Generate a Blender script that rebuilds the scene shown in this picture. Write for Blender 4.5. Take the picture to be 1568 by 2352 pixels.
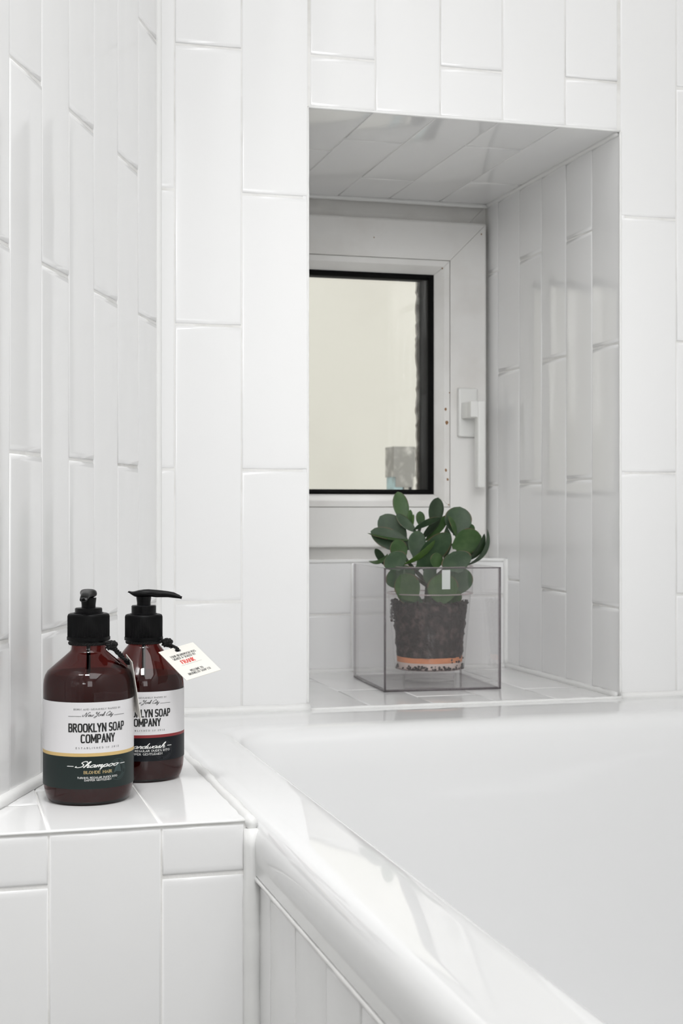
import bpy, bmesh, math, random
from mathutils import Vector, Matrix, noise

for o in list(bpy.data.objects):
    bpy.data.objects.remove(o)
scene = bpy.context.scene
col = scene.collection
PI = math.pi

# ---------------------------------------------------------------- camera
YAW = math.radians(15.6)
cam_d = bpy.data.cameras.new('camera')
cam = bpy.data.objects.new('camera', cam_d)
col.objects.link(cam)
cam_d.sensor_fit = 'HORIZONTAL'
cam_d.sensor_width = 24.0
cam_d.lens = 50.756
cam_d.clip_start = 0.02
cam.location = (0, 0, 0)
cam.rotation_euler = (math.radians(90), 0, -YAW)
cam_d.dof.use_dof = True
cam_d.dof.focus_distance = 1.20
cam_d.dof.aperture_fstop = 20.0
scene.camera = cam

# ---------------------------------------------------------------- world, lights, exposure
world = bpy.data.worlds.new('overcast sky')
scene.world = world
world.use_nodes = True
bg = world.node_tree.nodes['Background']
bg.inputs[0].default_value = (0.97, 0.985, 1.0, 1)
bg.inputs[1].default_value = 2.8


def area(name, loc, rot, sx, sy, power, color=(1, 1, 1)):
    l = bpy.data.lights.new(name, 'AREA')
    l.shape = 'RECTANGLE'
    l.size = sx
    l.size_y = sy
    l.energy = power
    l.color = color
    o = bpy.data.objects.new(name, l)
    o.location = loc
    o.rotation_euler = rot
    col.objects.link(o)
    return o


area('ceiling_light', (0.45, -0.25, 1.66), (0, 0, 0), 0.8, 1.8, 17.0, (1.0, 0.998, 1.0))
area('room_window_light', (-0.02, -2.3, 0.9), (math.radians(90), 0, 0), 0.7, 1.3, 10.0, (0.98, 0.99, 1.0))


def aimed(name, loc, target, sx, sy, power, spread):
    o = area(name, loc, (0, 0, 0), sx, sy, power)
    o.rotation_euler = (Vector(target) - Vector(loc)).to_track_quat('-Z', 'Y').to_euler()
    o.data.spread = math.radians(spread)
    return o


# invented fill lights: two on the niche, one from above on the corner ledge
aimed('added_niche_fill', (-0.35, -0.60, 0.55), (0.63, 1.90, 0.10), 0.35, 0.50, 0.16, 22)
aimed('added_niche_fill_high', (-0.05, -0.60, 0.75), (0.62, 1.90, 0.08), 0.35, 0.35, 0.11, 22)
aimed('added_ledge_fill', (-0.05, 0.35, 1.60), (0.02, 1.02, -0.22), 0.25, 0.25, 0.56, 34)

scene.view_settings.view_transform = 'Standard'
scene.view_settings.look = 'None'
scene.view_settings.exposure = 0.04
scene.view_settings.gamma = 1.0
scene.view_settings.use_curve_mapping = False
scene.cycles.max_bounces = 14
scene.cycles.diffuse_bounces = 7
scene.cycles.transparent_max_bounces = 24
scene.cycles.use_denoising = True
scene.cycles.sample_clamp_indirect = 8.0


# ---------------------------------------------------------------- materials
def mat(name, color, rough=0.5, bump=None, vary=0.0, metal=0.0, spec=0.5, coat=0.0, mottle=None):
    """principled material; bump = (strength, distance, (sx,sy,sz)); mottle = (colour2, scale, lo, hi)"""
    m = bpy.data.materials.new(name)
    m.use_nodes = True
    nt = m.node_tree
    b = nt.nodes['Principled BSDF']
    b.inputs['Base Color'].default_value = (*color, 1)
    b.inputs['Roughness'].default_value = rough
    b.inputs['Metallic'].default_value = metal
    b.inputs['Specular IOR Level'].default_value = spec
    b.inputs['Coat Weight'].default_value = coat
    tc = nt.nodes.new('ShaderNodeTexCoord')
    oi = nt.nodes.new('ShaderNodeObjectInfo')
    sc = nt.nodes.new('ShaderNodeVectorMath'); sc.operation = 'SCALE'
    cb = nt.nodes.new('ShaderNodeCombineXYZ')
    for k in range(3):
        nt.links.new(oi.outputs['Random'], cb.inputs[k])
    nt.links.new(cb.outputs[0], sc.inputs[0])
    sc.inputs['Scale'].default_value = 37.0
    ad = nt.nodes.new('ShaderNodeVectorMath'); ad.operation = 'ADD'
    nt.links.new(tc.outputs['Object'], ad.inputs[0])
    nt.links.new(sc.outputs[0], ad.inputs[1])
    last = None
    if mottle:
        c2, s2, lo, hi = mottle
        n = nt.nodes.new('ShaderNodeTexNoise')
        n.inputs['Scale'].default_value = s2
        n.inputs['Detail'].default_value = 5
        nt.links.new(ad.outputs[0], n.inputs['Vector'])
        r = nt.nodes.new('ShaderNodeMapRange')
        r.inputs[1].default_value = lo
        r.inputs[2].default_value = hi
        nt.links.new(n.outputs[0], r.inputs[0])
        mx = nt.nodes.new('ShaderNodeMix'); mx.data_type = 'RGBA'
        nt.links.new(r.outputs[0], mx.inputs[0])
        mx.inputs[6].default_value = (*color, 1)
        mx.inputs[7].default_value = (*c2, 1)
        last = mx.outputs[2]
    if vary:
        h = nt.nodes.new('ShaderNodeHueSaturation')
        r = nt.nodes.new('ShaderNodeMapRange')
        r.inputs[3].default_value = 1 - vary
        r.inputs[4].default_value = 1 + vary
        nt.links.new(oi.outputs['Random'], r.inputs[0])
        nt.links.new(r.outputs[0], h.inputs['Value'])
        if last:
            nt.links.new(last, h.inputs['Color'])
        else:
            h.inputs['Color'].default_value = (*color, 1)
        last = h.outputs[0]
    if last:
        nt.links.new(last, b.inputs['Base Color'])
    if bump:
        st, dist, s3 = bump
        mp = nt.nodes.new('ShaderNodeMapping')
        mp.inputs['Scale'].default_value = s3
        nt.links.new(ad.outputs[0], mp.inputs['Vector'])
        n = nt.nodes.new('ShaderNodeTexNoise')
        n.inputs['Scale'].default_value = 1.0
        n.inputs['Detail'].default_value = 2.0
        nt.links.new(mp.outputs[0], n.inputs['Vector'])
        bp = nt.nodes.new('ShaderNodeBump')
        bp.inputs['Strength'].default_value = st
        bp.inputs['Distance'].default_value = dist
        nt.links.new(n.outputs[0], bp.inputs['Height'])
        nt.links.new(bp.outputs[0], b.inputs['Normal'])
    return m


def clear_mat(name, tint=(1, 1, 1), ior=1.5, rough=0.02, haze=0.0, haze_col=(0.8, 0.8, 0.8)):
    """thin clear plastic or glass: tinted see-through, fresnel reflection, a little milky haze"""
    m = bpy.data.materials.new(name)
    m.use_nodes = True
    nt = m.node_tree
    nt.nodes.clear()
    out = nt.nodes.new('ShaderNodeOutputMaterial')
    tr = nt.nodes.new('ShaderNodeBsdfTransparent'); tr.inputs[0].default_value = (*tint, 1)
    gl = nt.nodes.new('ShaderNodeBsdfGlossy'); gl.inputs['Roughness'].default_value = rough
    # same reflectance on both sides of a thin sheet: F0 + (1 - F0) (1 - |cos|)^5
    ge = nt.nodes.new('ShaderNodeNewGeometry')
    dt = nt.nodes.new('ShaderNodeVectorMath'); dt.operation = 'DOT_PRODUCT'
    nt.links.new(ge.outputs['Incoming'], dt.inputs[0]); nt.links.new(ge.outputs['Normal'], dt.inputs[1])

    def mth(op, a, b):
        q = nt.nodes.new('ShaderNodeMath'); q.operation = op
        for i, x in enumerate((a, b)):
            if isinstance(x, (int, float)): q.inputs[i].default_value = x
            else: nt.links.new(x, q.inputs[i])
        return q.outputs[0]
    f0 = ((ior - 1) / (ior + 1)) ** 2
    co = mth('SUBTRACT', 1.0, mth('ABSOLUTE', dt.outputs['Value'], 0))
    fac = mth('ADD', mth('MULTIPLY', mth('POWER', co, 5.0), 1 - f0), f0)
    mx = nt.nodes.new('ShaderNodeMixShader')
    last = tr.outputs[0]
    if haze:
        df = nt.nodes.new('ShaderNodeBsdfDiffuse'); df.inputs[0].default_value = (*haze_col, 1)
        m2 = nt.nodes.new('ShaderNodeMixShader'); m2.inputs[0].default_value = haze
        nt.links.new(last, m2.inputs[1]); nt.links.new(df.outputs[0], m2.inputs[2])
        last = m2.outputs[0]
    nt.links.new(fac, mx.inputs[0])
    nt.links.new(last, mx.inputs[1])
    nt.links.new(gl.outputs[0], mx.inputs[2])
    nt.links.new(mx.outputs[0], out.inputs[0])
    return m


M_TILE = mat('glazed white tile', (0.86, 0.86, 0.86), 0.10, bump=(0.35, 0.0020, (12, 12, 5)), vary=0.008)
M_TILE_H = mat('glazed white tile flat', (0.86, 0.86, 0.86), 0.10, bump=(0.4, 0.0014, (14, 14, 8)), vary=0.012)
M_GROUT = mat('white grout', (0.82, 0.815, 0.80), 0.85, bump=(0.5, 0.0006, (400, 400, 400)), mottle=((0.66, 0.65, 0.62), 30, 0.5, 0.8))
M_SILI = mat('white silicone', (0.84, 0.84, 0.83), 0.45, bump=(0.4, 0.001, (90, 90, 90)))
M_ENAMEL = mat('white bath enamel', (0.83, 0.832, 0.835), 0.05, bump=(0.35, 0.0016, (9, 7, 9)))
M_PLASTER = mat('white plaster', (0.82, 0.82, 0.815), 0.8)
M_FLOOR = mat('grey floor', (0.14, 0.138, 0.135), 0.5)
M_UPVC = mat('white window plastic', (0.82, 0.81, 0.79), 0.35, mottle=((0.72, 0.70, 0.67), 14, 0.48, 0.85))
M_HANDLE = mat('white handle plastic', (0.80, 0.80, 0.78), 0.3)
M_GASKET = mat('black rubber gasket', (0.004, 0.004, 0.004), 0.7, spec=0.08)
M_SPACER = mat('dark spacer bar', (0.012, 0.013, 0.013), 0.6, spec=0.15)
M_PANE = clear_mat('window glass', (0.985, 0.985, 0.98), 1.30, 0.01)
M_FACADE = mat('cream render outside', (0.345, 0.333, 0.293), 0.9, bump=(0.3, 0.01, (12, 12, 12)), mottle=((0.315, 0.300, 0.262), 3.0, 0.45, 0.75))
M_ROUGH = mat('rough brown mortar', (0.11, 0.098, 0.08), 0.95, mottle=((0.22, 0.205, 0.18), 60, 0.45, 0.65))
M_PIPE = mat('weathered grey zinc', (0.13, 0.125, 0.11), 0.8, mottle=((0.30, 0.29, 0.26), 40, 0.5, 0.75))
M_TEAL = mat('teal grey sheet', (0.19, 0.26, 0.26), 0.7, mottle=((0.11, 0.12, 0.11), 25, 0.5, 0.7))
M_RUST = mat('rust brown stain', (0.28, 0.15, 0.07), 0.8)
M_BLACKP = mat('black plastic', (0.003, 0.003, 0.0033), 0.30, spec=0.16)
M_BLACKR = mat('black ribbed plastic', (0.003, 0.003, 0.0033), 0.4, spec=0.12)
M_CORD = mat('black braided cord', (0.004, 0.004, 0.004), 0.8)
M_PAPER = mat('cream card', (0.80, 0.78, 0.73), 0.75)
M_LABEL = mat('white label paper', (0.70, 0.69, 0.70), 0.45)
M_GOLD = mat('gold stripe print', (0.60, 0.42, 0.17), 0.45)
M_RED = mat('dark red stripe print', (0.23, 0.018, 0.022), 0.45)
M_GREEN = mat('dark green panel print', (0.015, 0.023, 0.022), 0.42, spec=0.2)
M_NAVY = mat('near black panel print', (0.006, 0.007, 0.010), 0.42, spec=0.2)
M_INK = mat('black ink', (0.006, 0.006, 0.006), 0.5)
M_INKG = mat('grey ink', (0.06, 0.06, 0.06), 0.5)
M_WHITEINK = mat('white ink', (0.80, 0.80, 0.78), 0.5)
M_GOLDINK = mat('gold ink', (0.62, 0.47, 0.22), 0.5)
M_REDINK = mat('red ink', (0.70, 0.06, 0.05), 0.6)
M_SEAL = mat('faint teal ink', (0.035, 0.062, 0.062), 0.5)
M_SEAL2 = mat('faint grey ink', (0.018, 0.020, 0.024), 0.5)
M_METAL = mat('steel eyelet', (0.55, 0.55, 0.55), 0.25, metal=1.0)
M_AMBER = clear_mat('amber brown plastic', (0.30, 0.105, 0.095), 1.52, 0.03)
M_LIQUID = mat('dark red brown soap', (0.20, 0.095, 0.085), 0.25)
M_ACRYL = clear_mat('clear acrylic', (0.995, 0.993, 0.993), 1.26, 0.015, haze=0.008, haze_col=(0.80, 0.78, 0.78))
M_ACRYLE = clear_mat('acrylic edge', (0.58, 0.55, 0.56), 1.5, 0.05, haze=0.12, haze_col=(0.45, 0.42, 0.44))
M_POT = clear_mat('clear pot plastic', (0.99, 0.985, 0.985), 1.4, 0.03, haze=0.03, haze_col=(0.75, 0.72, 0.72))
M_POTR = clear_mat('pot rim plastic', (0.86, 0.80, 0.80), 1.5, 0.05, haze=0.25, haze_col=(0.7, 0.62, 0.63))
M_SOIL = mat('dark brown potting soil', (0.028, 0.021, 0.020), 0.95, bump=(1.0, 0.003, (260, 260, 260)), mottle=((0.085, 0.060, 0.055), 120, 0.48, 0.68))
M_CLAY = mat('orange clay', (0.66, 0.26, 0.12), 0.8, mottle=((0.50, 0.20, 0.10), 60, 0.4, 0.7))
M_PALE = mat('pale sand', (0.62, 0.52, 0.48), 0.8)
M_STRIP = clear_mat('painted reflection', (0.85, 0.87, 0.86), 1.5, 0.2, haze=0.5, haze_col=(0.85, 0.87, 0.86))  # milky white that stands in for a reflection on the acrylic
M_STEM = mat('grey green stem', (0.045, 0.060, 0.038), 0.6, mottle=((0.07, 0.06, 0.04), 90, 0.4, 0.7))
M_DARKSPOT = mat('dark speck', (0.12, 0.10, 0.09), 0.9)


def leaf_mat(name, c1, c2):
    m = mat(name, c1, 0.45, spec=0.35, bump=(0.3, 0.0008, (300, 300, 300)), mottle=(c2, 90, 0.42, 0.72), vary=0.12)
    b = m.node_tree.nodes['Principled BSDF']
    b.inputs['Subsurface Weight'].default_value = 0.0
    return m


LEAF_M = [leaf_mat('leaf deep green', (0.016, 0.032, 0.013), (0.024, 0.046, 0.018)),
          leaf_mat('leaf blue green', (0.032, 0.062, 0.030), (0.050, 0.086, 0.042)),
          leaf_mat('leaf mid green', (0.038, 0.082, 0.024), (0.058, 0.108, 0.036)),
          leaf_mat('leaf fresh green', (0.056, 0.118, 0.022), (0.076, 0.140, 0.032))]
M_LEAFEDGE = mat('reddish leaf edge', (0.085, 0.060, 0.026), 0.5)


# ---------------------------------------------------------------- object helpers
def tag(o, label=None, cat=None, group=None, kind=None):
    if label: o['label'] = label
    if cat: o['category'] = cat
    if group: o['group'] = group
    if kind: o['kind'] = kind
    return o


def empty(name, loc, rz=0.0, label=None, cat=None, kind=None, group=None):
    o = bpy.data.objects.new(name, None)
    o.empty_display_size = 0.02
    col.objects.link(o)
    o.location = loc
    o.rotation_euler = (0, 0, rz)
    return tag(o, label, cat, group, kind)


def mesh_obj(name, verts, faces, m, parent=None, smooth=False, kind=None, fmats=None):
    me = bpy.data.meshes.new(name)
    me.from_pydata([tuple(v) for v in verts], [], faces)
    ms = m if isinstance(m, (list, tuple)) else [m]
    for q in ms:
        me.materials.append(q)
    if fmats:
        for p, i in zip(me.polygons, fmats):
            p.material_index = i
    if smooth:
        for p in me.polygons:
            p.use_smooth = True
    me.update()
    o = bpy.data.objects.new(name, me)
    col.objects.link(o)
    if parent is not None:
        o.parent = parent
    if kind:
        o['kind'] = kind
    return o


class MB:
    def __init__(s):
        s.v = []; s.f = []; s.m = []

    def add(s, verts, faces, mi=0):
        n = len(s.v)
        s.v += [Vector(v) for v in verts]
        s.f += [tuple(i + n for i in f) for f in faces]
        s.m += [mi] * len(faces)

    def box(s, x0, x1, y0, y1, z0, z1, mi=0):
        s.add([(x0, y0, z0), (x1, y0, z0), (x1, y1, z0), (x0, y1, z0), (x0, y0, z1), (x1, y0, z1), (x1, y1, z1), (x0, y1, z1)],
              [(0, 3, 2, 1), (4, 5, 6, 7), (0, 1, 5, 4), (1, 2, 6, 5), (2, 3, 7, 6), (3, 0, 4, 7)], mi)

    def obj(s, name, m, parent=None, smooth=False, kind=None):
        return mesh_obj(name, s.v, s.f, m, parent, smooth, kind, s.m)


def bevel_obj(o, w, seg=2):
    bm = bmesh.new(); bm.from_mesh(o.data)
    bmesh.ops.bevel(bm, geom=bm.edges[:], offset=w, segments=seg, affect='EDGES', profile=0.6)
    for f in bm.faces: f.smooth = True
    bm.to_mesh(o.data); bm.free()
    sharp_by_angle(o, 50)
    return o


def sharp_by_angle(o, deg):
    try:
        o.data.set_sharp_from_angle(angle=math.radians(deg))
    except Exception:
        pass


def lathe(name, prof, m, parent=None, n=64, z0=0.0, ribs=None, cx=0.0, cy=0.0, angle=35, caps=True):
    """prof: (r, z) from bottom to top. ribs = (count, depth, lo, hi)"""
    v = []; f = []
    for (r, z) in prof:
        for k in range(n):
            a = 2 * PI * k / n
            rr = r
            if ribs and ribs[2] <= z <= ribs[3]:
                rr = r - ribs[1] * (k % 2)
            v.append((cx + rr * math.cos(a), cy + rr * math.sin(a), z + z0))
    for i in range(len(prof) - 1):
        for k in range(n):
            k2 = (k + 1) % n
            f.append((i * n + k, i * n + k2, (i + 1) * n + k2, (i + 1) * n + k))
    if caps:
        f.append(tuple(reversed(range(n))))
        f.append(tuple((len(prof) - 1) * n + k for k in range(n)))
    o = mesh_obj(name, v, f, m, parent, smooth=True)
    sharp_by_angle(o, angle)
    return o


def tube_mesh(pts, r, seg=8, wob=0.0, seed=0, closed=False):
    """verts, faces of a tube along pts; r may be a list"""
    pts = [Vector(p) for p in pts]
    n = len(pts)
    rs = r if isinstance(r, (list, tuple)) else [r] * n
    v = []; f = []
    up = Vector((0.13, 0.21, 1)).normalized()
    for i, p in enumerate(pts):
        if closed:
            d = pts[(i + 1) % n] - pts[i - 1]
        else:
            d = pts[min(i + 1, n - 1)] - pts[max(i - 1, 0)]
        d.normalize()
        a = d.cross(up)
        if a.length < 1e-3: a = d.cross(Vector((1, 0, 0)))
        a.normalize(); b = a.cross(d)
        for k in range(seg):
            t = 2 * PI * k / seg
            q = a * math.cos(t) + b * math.sin(t)
            rr = rs[i]
            if wob:
                rr *= 1 + wob * noise.noise((p + q * rr) * 60 + Vector((seed, 0, 0)))
            v.append(p + q * rr)
    m = n if closed else n - 1
    for i in range(m):
        for k in range(seg):
            k2 = (k + 1) % seg; j = (i + 1) % n
            f.append((i * seg + k, i * seg + k2, j * seg + k2, j * seg + k))
    if not closed:
        f.append(tuple(reversed(range(seg))))
        f.append(tuple((n - 1) * seg + k for k in range(seg)))
    return v, f


def catmull(P, per=6, closed=False):
    P = [Vector(p) for p in P]
    out = []
    n = len(P)
    for i in range(n if closed else n - 1):
        if closed:
            a, b, c, d = P[i - 1], P[i], P[(i + 1) % n], P[(i + 2) % n]
        else:
            a, b, c, d = P[max(i - 1, 0)], P[i], P[i + 1], P[min(i + 2, n - 1)]
        for k in range(per):
            t = k / per
            out.append(0.5 * ((2 * b) + (c - a) * t + (2 * a - 5 * b + 4 * c - d) * t * t + (3 * b - a - 3 * c + d) * t ** 3))
    if not closed: out.append(P[-1])
    return out


trim_count = 0


def bead(p0, p1, r, wob=0.25, n=None):
    global trim_count
    trim_count += 1
    p0 = Vector(p0); p1 = Vector(p1)
    L = (p1 - p0).length
    n = n or max(6, int(L / 0.012))
    pts = [p0.lerp(p1, i / n) for i in range(n + 1)]
    v, f = tube_mesh(pts, r, 8, wob, seed=trim_count * 3.1)
    o = mesh_obj('trim_%d' % trim_count, v, f, M_SILI, smooth=True, kind='structure')
    return o


# ---------------------------------------------------------------- tiles
def clip_poly(poly, nrm, d):
    """keep the part where nrm.p <= d"""
    out = []
    for i in range(len(poly)):
        a = Vector(poly[i]); b = Vector(poly[(i + 1) % len(poly)])
        da = a.dot(nrm) - d; db = b.dot(nrm) - d
        if da <= 0: out.append(a)
        if (da < 0 < db) or (db < 0 < da):
            out.append(a.lerp(b, da / (da - db)))
    return out


def shrink(poly, s):
    """inset of a convex counter-clockwise polygon"""
    n = len(poly); out = []
    for i in range(n):
        a = Vector(poly[i - 1]); b = Vector(poly[i]); c = Vector(poly[(i + 1) % n])
        d1 = (b - a).normalized(); d2 = (c - b).normalized()
        n1 = Vector((-d1.y, d1.x)); n2 = Vector((-d2.y, d2.x))
        k = 1 + n1.dot(n2)
        out.append(b + (n1 + n2) * (s / max(k, 0.3)))
    return out


tile_cache = {}


def tile_shape(poly, thick=0.006):
    key = tuple((round(p[0], 4), round(p[1], 4)) for p in poly) + (thick,)
    if key in tile_cache: return tile_cache[key]
    n = len(poly)
    rings = [(0.0, thick), (0.0, 0.0011), (0.0006, 0.00055), (0.0018, 0.00014), (0.0050, 0.0)]
    v = []; f = []
    for s, d in rings:
        if not s:
            q = [Vector(p) for p in poly]
        elif n == 4 and abs(poly[0][1] - poly[1][1]) < 1e-6 and abs(poly[1][0] - poly[2][0]) < 1e-6:
            c = [(s * .3, s), (-s * .3, s), (-s * .3, -s), (s * .3, -s)]
            q = [Vector(p) + Vector(e) for p, e in zip(poly, c)]
        else:
            q = shrink(poly, s)
        v += [(p[0], d, p[1]) for p in q]
    for r in range(len(rings) - 1):
        for k in range(n):
            k2 = (k + 1) % n
            f.append((r * n + k, r * n + k2, (r + 1) * n + k2, (r + 1) * n + k))
    f.append(tuple((len(rings) - 1) * n + k for k in range(n)))
    me = bpy.data.meshes.new('tile')
    me.from_pydata(v, [], f)
    for p in me.polygons: p.use_smooth = True
    tile_cache[key] = me
    return me


GAP = 0.0026


def tile(parent, origin, ux, uz, poly, m=None, jitter=0.0022, inset=GAP / 2):
    """poly in the wall plane (u, v), counter-clockwise; ux, uz unit vectors of the plane"""
    q = shrink(poly, inset)
    c = sum(q, Vector((0, 0))) / len(q)
    loc = [p - c for p in q]
    me = tile_shape(loc)
    if not me.materials: me.materials.append(m or M_TILE)
    o = bpy.data.objects.new('tile', me)
    col.objects.link(o)
    if m and me.materials[0] is not m:
        o.material_slots[0].link = 'OBJECT'; o.material_slots[0].material = m
    ux = Vector(ux).normalized(); uz = Vector(uz).normalized(); uy = uz.cross(ux)
    R = Matrix((ux, uy, uz)).transposed().to_4x4()
    J = Matrix.Rotation(random.gauss(0, jitter), 4, 'X') @ Matrix.Rotation(random.gauss(0, jitter), 4, 'Z')
    T = Matrix.Translation(Vector(origin) + ux * c.x + uz * c.y + uy * random.uniform(0, 0.0001))
    o.parent = parent
    o.matrix_local = (parent.matrix_basis.inverted() @ T @ R @ J)
    return o


def rect(u0, u1, v0, v1):
    return [Vector((u0, v0)), Vector((u1, v0)), Vector((u1, v1)), Vector((u0, v1))]


def column(parent, origin, ux, uz, u0, u1, v0, v1, joints, m=None, clip=None, jitter=0.0022):
    vs = [v0] + sorted(j for j in joints if v0 + 0.004 < j < v1 - 0.004) + [v1]
    for a, b in zip(vs, vs[1:]):
        p = rect(u0 - .0006, u1 + .0006, a, b)
        if clip:
            p = clip_poly(p, clip[0], clip[1])
        if len(p) >= 3:
            xs = [q.x for q in p]; ys = [q.y for q in p]
            if max(xs) - min(xs) > 0.012 and max(ys) - min(ys) > 0.012:
                tile(parent, origin, ux, uz, p, m, jitter)


random.seed(4)
JA = [-0.4010, -0.0980, 0.2025, 0.5050, 0.8080]
JB = [-0.5590, -0.2560, 0.0460, 0.3475, 0.6510, 0.9540]
ZR = -0.218          # ledge, rim and sill level
YB = 1.547           # face of the back wall
OX0, OX1, OZ1 = 0.394, 0.772, 0.4475   # niche opening
YN = 1.900           # lower back of the niche
ZFL, ZCE = -0.82, 1.70
TB = 0.0012          # grout sits this far behind the tile faces
ZT = 0.808

# back wall: backing with the opening left free
mb = MB()
yb0, yb1 = YB + TB, YB + 0.06
mb.box(0.15, OX0 - TB, yb0, yb1, ZFL, ZCE)
mb.box(OX1 + TB, 1.08, yb0, yb1, ZFL, ZCE)
mb.box(OX0 - TB, OX1 + TB, yb0, yb1, OZ1 + TB, ZCE)
mb.box(OX0 - TB, OX1 + TB, yb0, yb1, ZFL, ZR - TB - 0.004)
wall_back = mb.obj('wall_back', M_GROUT, kind='structure')
cols_b = [(0.227, 0.2455, JB), (0.2455, 0.3190, JA), (0.3190, OX0, JB)]
cols_t = [(OX0 + .002, 0.4714, JA), (0.4714, 0.5483, JB), (0.5483, 0.6240, JA), (0.6240, 0.7020, JB), (0.7020, 0.7690, JA)]
cols_r = [(OX1, 0.8454, JB), (0.8454, 0.9210, JA), (0.9210, 0.985, JB)]
for u0, u1, J in cols_b: column(wall_back, (0, YB, 0), (1, 0, 0), (0, 0, 1), u0, u1, ZR + .001, ZT, J)
for u0, u1, J in cols_t: column(wall_back, (0, YB, 0), (1, 0, 0), (0, 0, 1), u0, u1, OZ1, ZT, J)
for u0, u1, J in cols_r: column(wall_back, (0, YB, 0), (1, 0, 0), (0, 0, 1), u0, u1, ZR + .001, ZT, J)

# left wall: runs obliquely towards the camera side
AN = math.atan(0.414)
WD = Vector((math.sin(AN), math.cos(AN), 0))      # towards the corner
WN = Vector((-WD.y, WD.x, 0))                     # into the wall
CO = Vector((0.227, YB, 0))
a = CO + WN * TB + WD * 0.05; b = CO + WN * TB - WD * 3.0
v = []
for p in (a, b, b + WN * 0.08, a + WN * 0.08):
    v.append((p.x, p.y, ZFL))
for p in (a, b, b + WN * 0.08, a + WN * 0.08):
    v.append((p.x, p.y, ZCE))
wall_left = mesh_obj('wall_left', v, [(0, 3, 2, 1), (4, 5, 6, 7), (0, 1, 5, 4), (1, 2, 6, 5), (2, 3, 7, 6), (3, 0, 4, 7)], M_GROUT, kind='structure')
ls = [0.002, 0.0790, 0.1556, 0.2350, 0.3090, 0.3810, 0.4560, 0.5310, 0.6060, 0.6810, 0.7560, 0.8310, 0.9060]
for i in range(len(ls) - 1):
    # distances grow away from the corner; u along WD is negative distance
    column(wall_left, CO, WD, (0, 0, 1), -ls[i + 1], -ls[i], ZR + .001, ZT, JA if i % 2 == 0 else JB, jitter=0.0012)

# niche: sill, reveals, ceiling and the low tiled back
mb = MB()
mb.box(OX0 - 0.05, OX1 + 0.05, YB + 0.0605, 2.02, ZR - 0.06, ZR - TB)
mb.box(OX0 - 0.05, OX1 + 0.05, YB + 0.0605, 2.02, OZ1 + TB, OZ1 + 0.06)
mb.box(OX1 + TB, OX1 + 0.05, YB + 0.0605, 2.02, ZR - TB, OZ1 + TB)
mb.box(OX0 - 0.05, OX0 - TB, YB + 0.0605, 2.02, ZR - TB, OZ1 + TB)
mb.box(OX0 - TB, OX1 + TB, YN + TB, 2.02, ZR - TB, -0.0690)
wall_niche = mb.obj('wall_niche', M_GROUT, kind='structure')
xs = [OX0, 0.469, 0.5445, 0.620, 0.6955, OX1]
sj = [[1.80], [1.70], [1.62, 1.86], [1.745], [1.655, 1.87]]
cj = [[1.73], [1.67], [1.855], [1.66], [1.84]]
for i in range(5):
    column(wall_niche, (0, 0, ZR), (1, 0, 0), (0, 1, 0), xs[i], xs[i + 1], YB - 0.002, YN, sj[i], M_TILE_H, jitter=0.0012)
    column(wall_niche, (0, 0, OZ1), (1, 0, 0), (0, -1, 0), xs[i], xs[i + 1], -1.9720, -YB, [-j for j in cj[i]], M_TILE, jitter=0.003)
    column(wall_niche, (0, YN, 0), (1, 0, 0), (0, 0, 1), xs[i], xs[i + 1], ZR + .001, -0.067, [-0.118] if i % 2 == 0 else [-0.140], M_TILE)
    column(wall_niche, (0, 0, -0.067), (1, 0, 0), (0, 1, 0), xs[i], xs[i + 1], YN, 1.972, [], M_TILE_H)
ys = [YB, 1.6235, 1.6997, 1.7771, 1.8533, 1.9322, 1.972]
JC = [-0.1020, 0.2000]
JD = [-0.2560, 0.0410, 0.3470]
for i in range(6):
    a0, a1 = ys[i], ys[i + 1]
    J = JC if i % 2 == 0 else [0.0385 if i > 1 else 0.041, 0.3460]
    if i == 0: J = [-0.113, 0.200]
    if i == 5: J = [0.0384, 0.3460]
    if i == 4: J = [-0.095, 0.1990]
    column(wall_niche, (OX1, 0, 0), (0, -1, 0), (0, 0, 1), -a1, -a0, ZR + .001, OZ1, J, M_TILE, jitter=0.0025)
    column(wall_niche, (OX0, 0, 0), (0, 1, 0), (0, 0, 1), a0, a1, ZR + .001, OZ1, J, M_TILE, jitter=0.0025)

# rest of the room, out of the frame
mb = MB(); mb.box(-1.25, 2.0, -2.5, 1.60, ZFL - 0.05, ZFL)
mb.obj('floor', M_FLOOR, kind='structure')
mb = MB(); mb.box(-1.25, 2.0, -2.5, 2.05, ZCE, ZCE + 0.05)
mb.obj('ceiling', M_PLASTER, kind='structure')
mb = MB(); mb.box(0.985, 1.08, -2.5, YB + 0.0, ZFL, ZCE)
mb.obj('wall_right', M_PLASTER, kind='structure')
mb = MB(); mb.box(-1.30, -0.90, -2.5, -1.15, ZFL, ZCE)
mb.obj('wall_side', M_PLASTER, kind='structure')
mb = MB(); mb.box(-1.25, 2.0, -2.5, -2.42, ZFL, ZCE)
mb.obj('wall_rear', M_PLASTER, kind='structure')

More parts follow.
